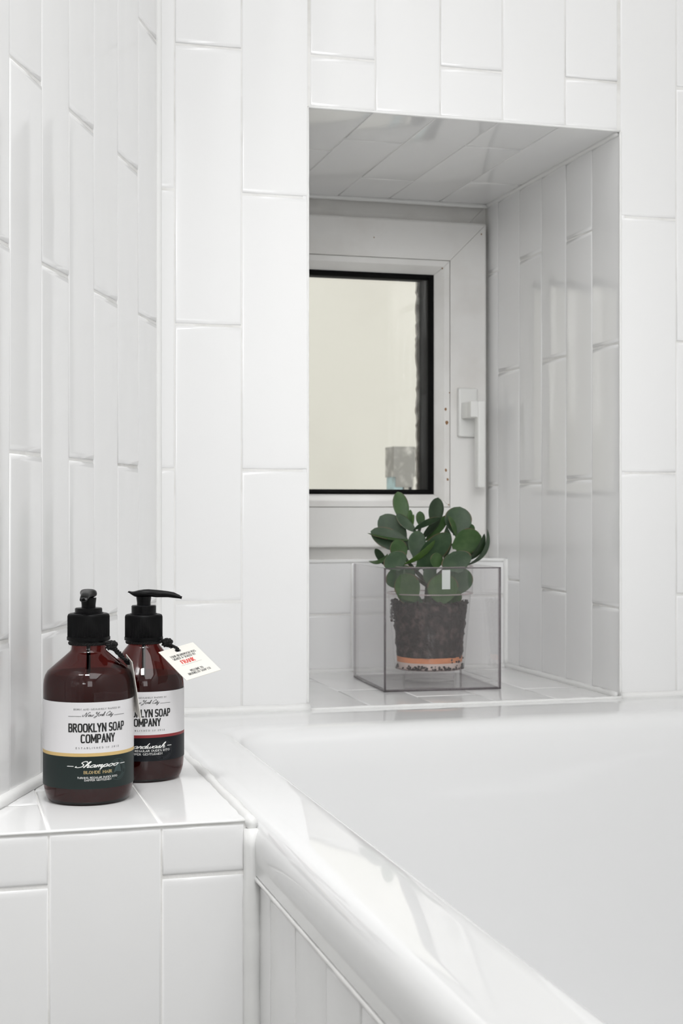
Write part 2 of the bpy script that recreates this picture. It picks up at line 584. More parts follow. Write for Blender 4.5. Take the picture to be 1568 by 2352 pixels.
# ---------------------------------------------------------------- ledge in the corner between left wall and bath
YF = 1.003
wallx = lambda y: 0.227 - (YB - y) * 0.414
mb_v = []
pts = [(0.2148, 1.535), (wallx(1.5) + 0.004, 1.5), (wallx(YF) + 0.004, YF + TB), (0.2148, YF + TB)]
for z in (ZFL + 0.001, ZR - TB):
    mb_v += [(p[0], p[1], z) for p in pts]
ledge = mesh_obj('tiled_ledge', mb_v, [(3, 2, 1, 0), (4, 5, 6, 7), (0, 1, 5, 4), (1, 2, 6, 5), (2, 3, 7, 6), (3, 0, 4, 7)], M_GROUT)
for p in ledge.data.polygons: pass
tag(ledge, 'white tiled corner ledge beside the bath carrying the two brown pump bottles', 'ledge')
nrm = Vector((-0.9239, 0.3825))   # keep the side right of the oblique wall
nrm = Vector((-math.cos(AN), math.sin(AN)))
dd = nrm.dot(Vector((0.227, YB))) - 0.004
lx = [(-0.0040, 0.0727, [1.10]), (0.0727, 0.1500, [1.152]), (0.1500, 0.2125, [1.30])]
for x0, x1, J in lx:
    column(ledge, (0, 0, ZR), (1, 0, 0), (0, 1, 0), x0, x1, YF + 0.0005, 1.53, J, M_TILE_H, clip=(nrm, dd), jitter=0.0012)
for x0, x1, J in [(0.0040, 0.0727, [-0.2560, -0.559]), (0.0727, 0.1500, [-0.4050, -0.708]), (0.1500, 0.2090, [-0.2550, -0.558])]:
    column(ledge, (0, YF, 0), (1, 0, 0), (0, 0, 1), x0, x1, ZFL + 0.01, ZR - 0.0015, J, M_TILE, jitter=0.0015)

# tiled panel below the bath rim
mb = MB(); mb.box(0.219 + TB, 0.2500, -0.20, YF + 0.03, ZFL + 0.001, -0.262)
panel = mb.obj('wall_bath', M_GROUT, kind='structure')
pj = [1.0025, 0.966, 0.894, 0.8175, 0.7460, 0.670, 0.594, 0.518, 0.442, 0.366, 0.290]
for i in range(len(pj) - 1):
    column(panel, (0.219, 0, 0), (0, -1, 0), (0, 0, 1), -pj[i], -pj[i + 1], ZFL + 0.01, -0.2605, [-0.5590] if i % 2 else [-0.4100, -0.7130], M_TILE, jitter=0.0016)

# ---------------------------------------------------------------- bath
def rrect(x0, x1, y0, y1, r, z, n=10, m=8):
    out = []
    cs = [(x1 - r, y0 + r, -PI / 2), (x1 - r, y1 - r, 0), (x0 + r, y1 - r, PI / 2), (x0 + r, y0 + r, PI)]
    for i, (cx, cy, a0) in enumerate(cs):
        arc = [Vector((cx + r * math.cos(a0 + PI / 2 * k / n), cy + r * math.sin(a0 + PI / 2 * k / n), z)) for k in range(n + 1)]
        out += arc
        nx = cs[(i + 1) % 4]
        e = Vector((nx[0] + r * math.cos(nx[2]), nx[1] + r * math.sin(nx[2]), z))
        out += [arc[-1].lerp(e, k / m) for k in range(1, m)]
    return out


TY0 = -0.16
rings = [
    (0.2190, 0.975, TY0 + .004, 1.540, 0.008, -0.2575),
    (0.2155, 0.980, TY0, 1.542, 0.010, -0.2560),
    (0.2150, 0.980, TY0, 1.542, 0.010, -0.2350),
    (0.2152, 0.980, TY0, 1.542, 0.010, -0.2310),
    (0.2163, 0.980, TY0, 1.542, 0.010, -0.2265),
    (0.2185, 0.979, TY0, 1.542, 0.010, -0.2225),
    (0.2220, 0.977, TY0 + .004, 1.541, 0.010, -0.2195),
    (0.2265, 0.975, TY0 + .009, 1.540, 0.010, -0.2182),
    (0.2340, 0.970, TY0 + .016, 1.538, 0.012, -0.2178),
    (0.2500, 0.955, TY0 + .03, 1.500, 0.020, -0.2183),
    (0.2660, 0.940, TY0 + .05, 1.446, 0.032, -0.2183),
    (0.2730, 0.933, TY0 + .06, 1.434, 0.038, -0.2190),
    (0.2780, 0.928, TY0 + .066, 1.426, 0.042, -0.2212),
    (0.2815, 0.924, TY0 + .070, 1.420, 0.046, -0.2260),
    (0.2835, 0.921, TY0 + .073, 1.416, 0.050, -0.2340),
    (0.2870, 0.917, TY0 + .077, 1.412, 0.055, -0.2600),
    (0.3000, 0.905, TY0 + .10, 1.400, 0.065, -0.3600),
    (0.3150, 0.890, TY0 + .16, 1.388, 0.075, -0.4800),
    (0.3300, 0.875, TY0 + .24, 1.375, 0.085, -0.5700),
    (0.3480, 0.857, TY0 + .28, 1.355, 0.095, -0.6150),
    (0.3800, 0.825, TY0 + .32, 1.320, 0.110, -0.6400),
    (0.4400, 0.765, TY0 + .40, 1.260, 0.120, -0.6480),
    (0.5400, 0.665, TY0 + .60, 1.060, 0.060, -0.6520),
]
tub = empty('bathtub', (0.6, 0.69, ZFL), label='white enamel bathtub with a wide glossy rim below the window niche', cat='bathtub')
v = []; f = []
R0 = [rrect(*r) for r in rings]
nn = len(R0[0])
for r in R0: v += [p - Vector((0.6, 0.69, ZFL)) for p in r]
for i in range(len(R0) - 1):
    for k in range(nn):
        k2 = (k + 1) % nn
        f.append((i * nn + k, i * nn + k2, (i + 1) * nn + k2, (i + 1) * nn + k))
f.append(tuple((len(R0) - 1) * nn + k for k in range(nn)))
shell = mesh_obj('tub_shell', v, f, M_ENAMEL, tub, smooth=True)
# cradle below the shell, out of sight
mb = MB(); mb.box(-0.13, 0.13, -0.35, 0.25, 0.001, 0.166)
mb.obj('tub_base', M_PLASTER, tub)
# overflow cap on the end wall of the bath
o = lathe('overflow_cap', [(0.0001, 0), (0.020, 0), (0.022, 0.003), (0.018, 0.007), (0.0001, 0.008)], M_METAL, tub, 32)
o.rotation_euler = (math.radians(94), 0, 0)
o.location = (0.30, 0.7125, 0.53)

# silicone
bead((0.226, YB - 0.0025, ZR + 0.001), (0.395, YB - 0.0025, ZR + 0.001), 0.0062)
bead((0.393, YB - 0.003, ZR - 0.0005), (0.774, YB - 0.003, ZR - 0.0005), 0.0026)
bead((0.772, YB - 0.0025, ZR + 0.001), (0.983, YB - 0.0025, ZR + 0.001), 0.0055)
bead((0.2137, YF - 0.002, ZR - 0.0020), (0.2137, 1.53, ZR - 0.0020), 0.0047, 0.3)
bead((0.2140, YF - 0.0005, ZR - 0.006), (0.2140, YF - 0.0005, ZFL + 0.01), 0.0066, 0.2)
bead((0.2165, YF - 0.004, -0.2590), (0.2165, 0.15, -0.2590), 0.0018, 0.4)
p0 = CO - WD * 0.58 - WN * 0.002; p1 = CO - WD * 0.004 - WN * 0.002
bead((p0.x, p0.y, ZR + .002), (p1.x, p1.y, ZR + .002), 0.0050, 0.15)
bead((0.2272, YB - 0.0012, ZR), (0.2272, YB - 0.0012, ZT), 0.0042, 0.1)
bead((OX1 - 0.001, YB + 0.006, ZR + 0.0015), (OX1 - 0.001, YN, ZR + 0.0015), 0.0040, 0.3)
bead((OX0, YN - 0.001, ZR + 0.001), (OX1, YN - 0.001, ZR + 0.001), 0.0040, 0.2)
bead((OX1 - 0.001, YN - 0.001, ZR + 0.001), (OX1 - 0.001, YN - 0.001, -0.066), 0.0040, 0.2)
bead((OX1 - 0.001, YB + 0.004, OZ1 - 0.001), (OX1 - 0.001, 1.972, OZ1 - 0.001), 0.0032, 0.3)
bead((OX0, 1.970, OZ1 - 0.002), (OX1, 1.970, OZ1 - 0.002), 0.0036, 0.2)
bead((OX0, YN + 0.001, -0.0675), (OX1, YN + 0.001, -0.0675), 0.0028, 0.2)
bead((OX1 + .0005, YB + .0005, ZR), (OX1 + .0005, YB + .0005, OZ1), 0.0016, 0.3)
bead((OX0 - .0005, YB + .0005, ZR), (OX0 - .0005, YB + .0005, OZ1), 0.0014, 0.3)
bead((OX0, YB + .0005, OZ1 + .0005), (OX1, YB + .0005, OZ1 + .0005), 0.0014, 0.3)
bead((0.004, YF + .0008, ZR - .0006), (0.209, YF + .0008, ZR - .0006), 0.0012, 0.4)


# ---------------------------------------------------------------- window
def ring_frame(name, x0, x1, z0, z1, prof, m, parent=None, g=0.00025, kind=None, sides=None):
    """four mitred bars; prof = (inset, y) points"""
    mb = MB()
    for s in range(4):
        va = []
        for ins, y in prof:
            c = [(x0 + ins, z0 + ins), (x1 - ins, z0 + ins), (x1 - ins, z1 - ins), (x0 + ins, z1 - ins)]
            p = Vector(c[s]); q = Vector(c[(s + 1) % 4])
            d = (q - p).normalized()
            p = p + d * g; q = q - d * g
            va += [(p.x, y, p.y), (q.x, y, q.y)]
        n = len(prof)
        fa = [(2 * i, 2 * i + 1, 2 * i + 3, 2 * i + 2) for i in range(n - 1)]
        fa += [(2 * n - 2, 2 * n - 1, 1, 0), tuple(2 * i for i in range(n)), tuple(2 * i + 1 for i in reversed(range(n)))]
        mb.add(va, fa)
    return mb.obj(name, m, parent, kind=kind)


win = ring_frame('window_1', OX0 - TB, OX1 + TB, -0.0685, OZ1 + TB,
                 [(0, 2.04), (0, 1.984), (0.02, 1.980), (0.04, 1.980), (0.04, 2.04)], M_UPVC, kind='structure')
SX0, SX1, SZ0, SZ1 = 0.3985, 0.7672, -0.0500, 0.4190
sash = ring_frame('sash_frame', SX0, SX1, SZ0, SZ1,
                  [(0.0, 1.9795), (0.0, 1.9665), (0.0010, 1.9640), (0.0035, 1.9628), (0.0562, 1.9628), (0.0566, 1.966), (0.0572, 1.966), (0.0572, 2.03), (0.004, 2.03), (0.004, 1.9795)], M_UPVC, win)
beadg = ring_frame('glazing_bead', SX0, SX1, SZ0, SZ1,
                   [(0.0574, 1.990), (0.0574, 1.9632), (0.0580, 1.9626), (0.0655, 1.9626), (0.0672, 1.9650), (0.0755, 1.9805), (0.0755, 1.990)], M_UPVC, win)
ring_frame('gasket', SX0, SX1, SZ0, SZ1, [(0.0750, 1.990), (0.0750, 1.9803), (0.0790, 1.9803), (0.0825, 1.9850), (0.0825, 1.990)], M_GASKET, win, g=0)
ring_frame('spacer_bar', SX0, SX1, SZ0, SZ1, [(0.0750, 2.006), (0.0750, 1.9905), (0.0775, 1.9905), (0.0775, 2.006)], M_SPACER, win, g=0)
ring_frame('outer_gasket', SX0, SX1, SZ0, SZ1, [(0.0574, 2.040), (0.0574, 2.0075), (0.0768, 2.0075), (0.0768, 2.040)], M_GASKET, win, g=0)
mb = MB(); mb.box(SX0 + .075, SX1 - .075, 1.9885, 1.9900, SZ0 + .075, SZ1 - .075)
mb.box(SX0 + .075, SX1 - .075, 2.0062, 2.0074, SZ0 + .075, SZ1 - .075)
mb.obj('glass_pane', M_PANE, win)
# handle: rosette, neck and lever
mb = MB(); mb.box(0.7205, 0.7500, 1.9540, 1.9630, 0.1080, 0.1790)
hd = bevel_obj(mb.obj('handle', M_HANDLE, win), 0.003, 3)
mb = MB(); mb.box(0.7240, 0.7400, 1.9300, 1.9545, 0.1340, 0.1570)
mb.add([(0.7240, 1.9150, 0.1340), (0.7440, 1.9150, 0.1340), (0.7440, 1.9300, 0.1340), (0.7240, 1.9300, 0.1340),
        (0.7240, 1.9150, 0.1570), (0.7440, 1.9150, 0.1570), (0.7440, 1.9300, 0.1570), (0.7240, 1.9300, 0.1570)],
       [(0, 3, 2, 1), (4, 5, 6, 7), (0, 1, 5, 4), (1, 2, 6, 5), (2, 3, 7, 6), (3, 0, 4, 7)])
bevel_obj(mb.obj('handle_neck', M_HANDLE, hd), 0.002, 2)
mb = MB(); mb.box(0.7345, 0.7465, 1.9135, 1.9290, 0.0340, 0.1580)
bevel_obj(mb.obj('lever', M_HANDLE, hd), 0.003, 3)
# little rust stains and specks on the frame
random.seed(11)
specks = [(0.7035, 0.1480, .0022), (0.7050, 0.1290, .003), (0.7040, 0.0600, .0022), (0.7065, 0.0470, .0020), (0.7095, 0.172, .0012),
          (0.6985, 0.3505, .0013), (0.7085, 0.0105, .0012), (0.7585, 0.4030, .0012), (0.5960, 0.3900, .0010)]
mb = MB()
for x, z, r in specks:
    vv = [(x + r * random.uniform(.6, 1) * math.cos(t * PI / 4), 1.96245, z + 1.3 * r * random.uniform(.6, 1) * math.sin(t * PI / 4)) for t in range(8)]
    mb.add(vv + [(q[0], 1.9629, q[2]) for q in vv], [tuple(reversed(range(8)))] + [(i, (i + 1) % 8, 8 + (i + 1) % 8, 8 + i) for i in range(8)])
mb.obj('rust_speck', M_RUST, win, kind='stuff')

# outside: rough edge of the masonry, facade across the yard, a small stack
random.seed(3)
v = []; f = []
n = 120
for i in range(n + 1):
    z = -0.10 + 0.60 * i / n
    j = 0.0022 * noise.noise((z * 70, 3.3, 0)) + 0.0018 * noise.noise((z * 190, 8.3, 0))
    xa = 0.6875 + j
    v += [(xa + .004, 2.062, z), (xa + 0.0006, 2.045, z), (0.80, 2.045, z), (0.80, 2.075, z), (xa + 0.012, 2.075, z)]
for i in range(n):
    for k in range(5):
        a0 = i * 5 + k; a1 = i * 5 + (k + 1) % 5
        f.append((a0, a1, a1 + 5, a0 + 5))
f += [(0, 1, 2, 3, 4), tuple(n * 5 + k for k in (4, 3, 2, 1, 0))]
mesh_obj('wall_outer', v, f, M_ROUGH, kind='structure')
mb = MB(); mb.box(-3.0, 6.0, 3.60, 3.80, -3.0, 1.7)
fac = mb.obj('neighbouring_facade', M_FACADE)
tag(fac, 'plain cream rendered facade seen through the small window', 'building')
mb = MB(); mb.box(-3.0, 6.0, 2.05, 3.60, -3.1, -3.0)
tag(mb.obj('floor_yard', M_PLASTER), kind='structure')
st = empty('chimney_stack', (1.0925, 3.35, -3.0), label='small grey and teal stack in the yard seen low through the window', cat='chimney')
H0 = 3.0
mb = MB(); mb.box(-0.034, -0.012, -0.03, 0.03, 0.0, H0 + 0.125); mb.obj('teal_panel', M_TEAL, st)
mb = MB(); mb.box(-0.012, -0.006, -0.02, 0.03, 0.0, H0 + 0.13)
mb.box(0.006, 0.013, -0.025, 0.03, 0.0, H0 + 0.13); mb.obj('dark_strip', M_SPACER, st)
mb = MB(); mb.box(-0.006, 0.006, -0.022, 0.03, 0.0, H0 + 0.125)
mb.box(0.013, 0.019, -0.022, 0.03, 0.0, H0 + 0.125); mb.obj('grey_strip', M_FACADE, st)
mb = MB(); mb.box(-0.036, 0.019, -0.034, 0.034, H0 + 0.085, H0 + 0.158)
mb.box(-0.031, 0.012, -0.034, 0.034, H0 + 0.060, H0 + 0.085); mb.obj('stack_cap', M_PIPE, st)


# ---------------------------------------------------------------- lettering (own stroke alphabet)
def el(cx, cy, rx, ry, a0, a1, p=2.0, n=12):
    out = []
    for i in range(n + 1):
        a = math.radians(a0 + (a1 - a0) * i / n)
        c, s = math.cos(a), math.sin(a)
        out.append((cx + rx * math.copysign(abs(c) ** (2 / p), c), cy + ry * math.copysign(abs(s) ** (2 / p), s)))
    return out


def glyphs(p):
    B1 = [(0, 1), (.30, 1)] + el(.30, .76, .28, .24, 90, -90, p) + [(0, .52)]
    return {
        'A': (.72, [[(0, 0), (.36, 1), (.72, 0)], [(.13, .32), (.59, .32)]]),
        'B': (.62, [[(0, 0), (0, 1)], B1, [(0, .52), (.32, .52)] + el(.32, .26, .30, .26, 90, -90, p) + [(0, 0)]]),
        'C': (.66, [el(.34, .5, .34, .5, 52, 308, p, 18)]),
        'D': (.70, [[(0, 0), (0, 1)], [(0, 1), (.30, 1)] + el(.30, .5, .40, .5, 90, -90, p, 16) + [(0, 0)]]),
        'E': (.56, [[(0, 0), (0, 1)], [(0, 1), (.54, 1)], [(0, .52), (.42, .52)], [(0, 0), (.56, 0)]]),
        'F': (.54, [[(0, 0), (0, 1)], [(0, 1), (.54, 1)], [(0, .50), (.42, .50)]]),
        'G': (.72, [el(.36, .5, .36, .5, 52, 360, p, 20)[:-3] + [(.70, .10), (.70, .42), (.42, .42)]]),
        'H': (.70, [[(0, 0), (0, 1)], [(.70, 0), (.70, 1)], [(0, .5), (.70, .5)]]),
        'I': (.04, [[(.02, 0), (.02, 1)]]),
        'K': (.66, [[(0, 0), (0, 1)], [(.62, 1), (0, .38)], [(.20, .56), (.66, 0)]]),
        'L': (.54, [[(0, 1), (0, 0)], [(0, 0), (.54, 0)]]),
        'M': (.86, [[(0, 0), (0, 1), (.43, .12), (.86, 1), (.86, 0)]]),
        'N': (.70, [[(0, 0), (0, 1), (.70, 0), (.70, 1)]]),
        'O': (.74, [el(.37, .5, .37, .5, 0, 360, p, 28)]),
        'P': (.60, [[(0, 0), (0, 1)], [(0, 1), (.30, 1)] + el(.30, .73, .30, .27, 90, -90, p) + [(0, .46)]]),
        'R': (.66, [[(0, 0), (0, 1)], B1, [(.28, .52), (.66, 0)]]),
        'S': (.58, [el(.29, .745, .28, .255, 38, 270, p, 14) + el(.29, .255, .29, .235, 90, -142, p, 14)]),
        'T': (.64, [[(.32, 0), (.32, 1)], [(0, 1), (.64, 1)]]),
        'U': (.68, [[(0, 1), (0, .35)] + el(.34, .34, .34, .34, 180, 360, p, 14) + [(.68, 1)]]),
        'W': (1.0, [[(0, 1), (.25, 0), (.5, .95), (.75, 0), (1.0, 1)]]),
        'Y': (.68, [[(0, 1), (.34, .45), (.68, 1)], [(.34, .45), (.34, 0)]]),
        '0': (.50, [el(.25, .5, .25, .5, 0, 360, p, 20)]),
        '1': (.30, [[(0, .80), (.18, 1), (.18, 0)]]),
        '2': (.50, [el(.25, .72, .24, .28, 165, -30, p, 12) + [(0, 0)], [(0, 0), (.50, 0)]]),
        '&': (.72, [[(.72, .0), (.18, .74), (.20, .92), (.34, 1), (.48, .90), (.44, .70), (.08, .36), (.06, .12), (.26, 0), (.50, .10), (.66, .42)]]),
        '.': (.06, [[(0, 0), (.05, .0)]]),
    }


G_SERIF = glyphs(2.0)
G_BOLD = glyphs(3.6)
for g_, w_ in (('M', .92), ):
    G_BOLD[g_] = (w_, [[(0, 0), (0, 1), (.46, .25), (.92, 1), (.92, 0)]])


def set_text(text, G, sp=0.34, space=0.55, serif=True):
    """strokes of a line of capitals, cap height 1; returns strokes, width"""
    x = 0; out = []
    for ch in text:
        if ch == ' ':
            x += space; continue
        w, st = G[ch]
        for s in st:
            out.append([(a + x, b) for a, b in s])
        if serif and ch not in '&.COQ0S':
            for s in st:
                for q in (s[0], s[-1]):
                    if (abs(q[1]) < .01 or abs(q[1] - 1) < .01) and len(s) <= 5:
                        nb = s[1] if q is s[0] else s[-2]
                        if abs(nb[1] - q[1]) > .3:
                            out.append([(q[0] + x - .13, q[1]), (q[0] + x + .13, q[1])])
                        elif abs(nb[1] - q[1]) < .01:
                            out.append([(q[0] + x, q[1]), (q[0] + x, q[1] + (.16 if q[1] < .5 else -.16))])
        x += w + sp
        if ch == 'L' : x -= .10
    return out, x - sp


SCR = {
    'a': (1.0, [[(.78, .8), (.45, .95), (.12, .6), (.1, .2), (.35, 0), (.65, .3), (.82, .85), (.75, .3), (.88, .02), (1.1, .25)]]),
    'h': (.95, [[(0, .1), (.35, 1.2), (.5, 2.0), (.35, 2.1), (.2, 1.4), (.1, 0), (.2, .5), (.5, .9), (.68, .75), (.62, .2), (.75, 0), (1.0, .25)]]),
    'm': (1.15, [[(0, .25), (.15, .85), (.1, 0), (.2, .5), (.42, .9), (.52, .7), (.47, 0), (.57, .5), (.82, .9), (.92, .7), (.85, .15), (.97, 0), (1.2, .25)]]),
    'p': (.95, [[(0, .2), (.2, .85), (.05, -.3), (-.05, -.9), (.08, .1), (.25, .7), (.5, .95), (.75, .7), (.65, .2), (.4, 0), (.25, .15), (.6, .05), (1.0, .3)]]),
    'o': (.95, [[(.55, .92), (.2, .75), (.1, .3), (.35, 0), (.7, .25), (.75, .7), (.55, .92), (.75, .72), (1.05, .75)]]),
    'e': (.75, [[(0, .25), (.55, .55), (.6, .85), (.35, .92), (.1, .5), (.25, .05), (.55, .02), (.85, .3)]]),
    'r': (.70, [[(0, .2), (.2, .95), (.3, .75), (.6, .8), (.45, .3), (.6, .02), (.8, .25)]]),
    'd': (1.0, [[(.75, .8), (.45, .95), (.12, .6), (.1, .2), (.35, 0), (.65, .4), (.95, 2.0), (.8, .8), (.75, .2), (.9, .02), (1.1, .25)]]),
    'w': (1.1, [[(0, .3), (.15, .85), (.12, .3), (.3, 0), (.55, .3), (.6, .8), (.58, .3), (.75, 0), (1.0, .4), (1.0, .85), (1.2, .7)]]),
    's': (.70, [[(0, .1), (.35, .95), (.45, .5), (.4, .1), (.15, .05), (.5, .05), (.75, .25)]]),
    'k': (.75, [[(0, .1), (.35, 1.2), (.45, 2.0), (.25, 1.9), (.1, 0)], [(.1, .45), (.45, .9), (.5, .65), (.2, .5), (.45, .05), (.8, .2)]]),
    'i': (.45, [[(0, .2), (.2, .85), (.12, .3), (.25, .02), (.5, .25)], [(.22, 1.25), (.26, 1.35)]]),
    't': (.50, [[(0, .2), (.35, 1.6), (.2, .3), (.35, .02), (.6, .3)], [(.0, 1.1), (.6, 1.15)]]),
    'y': (.80, [[(0, .3), (.15, .85), (.15, .35), (.35, .2), (.6, .5), (.7, .85), (.55, -.2), (.3, -.8), (.1, -.6), (.5, 0), (.8, .3)]]),
    'S': (1.15, [[(1.15, 1.8), (.95, 2.2), (.5, 2.1), (.35, 1.6), (.8, 1.1), (.85, .4), (.3, 0), (-.2, .15), (-.1, .45)]]),
    'B': (1.15, [[(.35, 2.0), (.1, 0)], [(-.05, 1.6), (.3, 2.2), (.95, 2.1), (.85, 1.4), (.35, 1.15), (.95, .95), (1.0, .35), (.5, 0), (0, .2)]]),
    'N': (1.45, [[(-.5, .9), (-.55, .3), (-.25, 0), (.1, .6), (.35, 2.0), (.75, .1), (.90, 0), (1.1, 1.7), (1.45, 2.1), (1.7, 1.7)]]),
    'Y': (1.15, [[(-.1, 1.5), (.0, 2.1), (.3, 2.0), (.25, 1.3), (.5, 1.05), (.85, 1.5), (1.1, 2.1), (.85, .6), (.45, -.6), (.05, -.7), (.1, -.2), (.9, .3)]]),
    'C': (1.05, [[(1.0, 1.6), (1.1, 2.0), (.75, 2.15), (.25, 1.5), (.1, .6), (.4, 0), (.9, .2), (1.1, .5)]]),
}


def set_script(text, shear=0.38, space=0.55):
    x = 0; out = []
    for ch in text:
        if ch == ' ':
            x += space; continue
        w, st = SCR[ch]
        for s in st:
            c = catmull([(a, b, 0) for a, b in s], 4)
            out.append([(p.x + x + shear * p.y, p.y) for p in c])
        x += w
    return out, x


def fit(strokes, x0, x1, y0, h):
    """scale to run from x0 to x1 with unit height h standing on y0"""
    lo = min(p[0] for s in strokes for p in s); hi = max(p[0] for s in strokes for p in s)
    k = (x1 - x0) / (hi - lo)
    return [[(x0 + (a - lo) * k, y0 + b * h) for a, b in s] for s in strokes]


def squared(strokes, ph, h, y0):
    """cut strokes at sharp corners and lengthen every end by half a pen"""
    out = []
    for s in strokes:
        p = [Vector(q) for q in s]
        closed = (p[0] - p[-1]).length < 1e-7
        cur = [p[0]]
        parts = []
        for i in range(1, len(p)):
            cur.append(p[i])
            if i < len(p) - 1:
                a = (p[i] - p[i - 1]).normalized().dot((p[i + 1] - p[i]).normalized())
                if a < .45:
                    parts.append(cur); cur = [p[i]]
        parts.append(cur)
        for q in parts:
            if closed and len(parts) == 1:
                out.append([(a.x, a.y) for a in q]); continue
            a = q[0] + (q[0] - q[1]).normalized() * ph * .5
            b = q[-1] + (q[-1] - q[-2]).normalized() * ph * .5
            q = [a] + q[1:-1] + [b]
            out.append([(v.x, min(max(v.y, y0 - ph * .5), y0 + h + ph * .5)) for v in q])
    return out


def ribbons(mb, strokes, pw, ph, fn, step=0.0012, mi=0):
    """flat pen strokes; pw, ph = pen width across and height; fn maps (x, y) to 3-D"""
    for s in strokes:
        pts = [Vector(s[0])]
        for q in s[1:]:
            q = Vector(q); d = (q - pts[-1]).length
            if d < 1e-6: continue
            k = max(1, int(abs(q.x - pts[-1].x) / step))
            a = pts[-1].copy()
            for i in range(1, k + 1): pts.append(a.lerp(q, i / k))
        n = len(pts)
        if n < 2: continue
        clos = (pts[0] - pts[-1]).length < 1e-6
        L = []; Rr = []
        for i in range(n):
            if clos:
                d1 = pts[i] - pts[i - 1 if i else n - 2]; d2 = pts[(i + 1) if i < n - 1 else 1] - pts[i]
            else:
                d1 = pts[i] - pts[max(i - 1, 0)]; d2 = pts[min(i + 1, n - 1)] - pts[i]
                if i == 0: d1 = d2
                if i == n - 1: d2 = d1
            d1 = d1.normalized(); d2 = d2.normalized()
            n1 = Vector((-d1.y, d1.x)); n2 = Vector((-d2.y, d2.x))
            nn_ = n1 + n2
            if nn_.length < .5: nn_ = n1
            nn_.normalize()
            hw = 0.5 * math.sqrt((pw * nn_.x) ** 2 + (ph * nn_.y) ** 2)
            hw /= max(0.55, nn_.dot(n1))
            L.append(pts[i] + nn_ * hw); Rr.append(pts[i] - nn_ * hw)
        v = [fn(p.x, p.y) for p in L] + [fn(p.x, p.y) for p in Rr]
        mb.add(v, [(i, n + i, n + i + 1, i + 1) for i in range(n - 1)], mi)


# ---------------------------------------------------------------- pump bottles
def sweep_sections(secs, n=16, p=2.6):
    """secs: (centre, dir-right, dir-up, half-width, half-height)"""
    v = []; f = []
    for c, rx, uz, hw, hh in secs:
        for k in range(n):
            a = 2 * PI * k / n
            cc, ss = math.cos(a), math.sin(a)
            x = hw * math.copysign(abs(cc) ** (2 / p), cc); y = hh * math.copysign(abs(ss) ** (2 / p), ss)
            v.append(Vector(c) + Vector(rx) * x + Vector(uz) * y)
    m = len(secs)
    for i in range(m - 1):
        for k in range(n):
            k2 = (k + 1) % n
            f.append((i * n + k, i * n + k2, (i + 1) * n + k2, (i + 1) * n + k))
    f.append(tuple(reversed(range(n)))); f.append(tuple((m - 1) * n + k for k in range(n)))
    return v, f


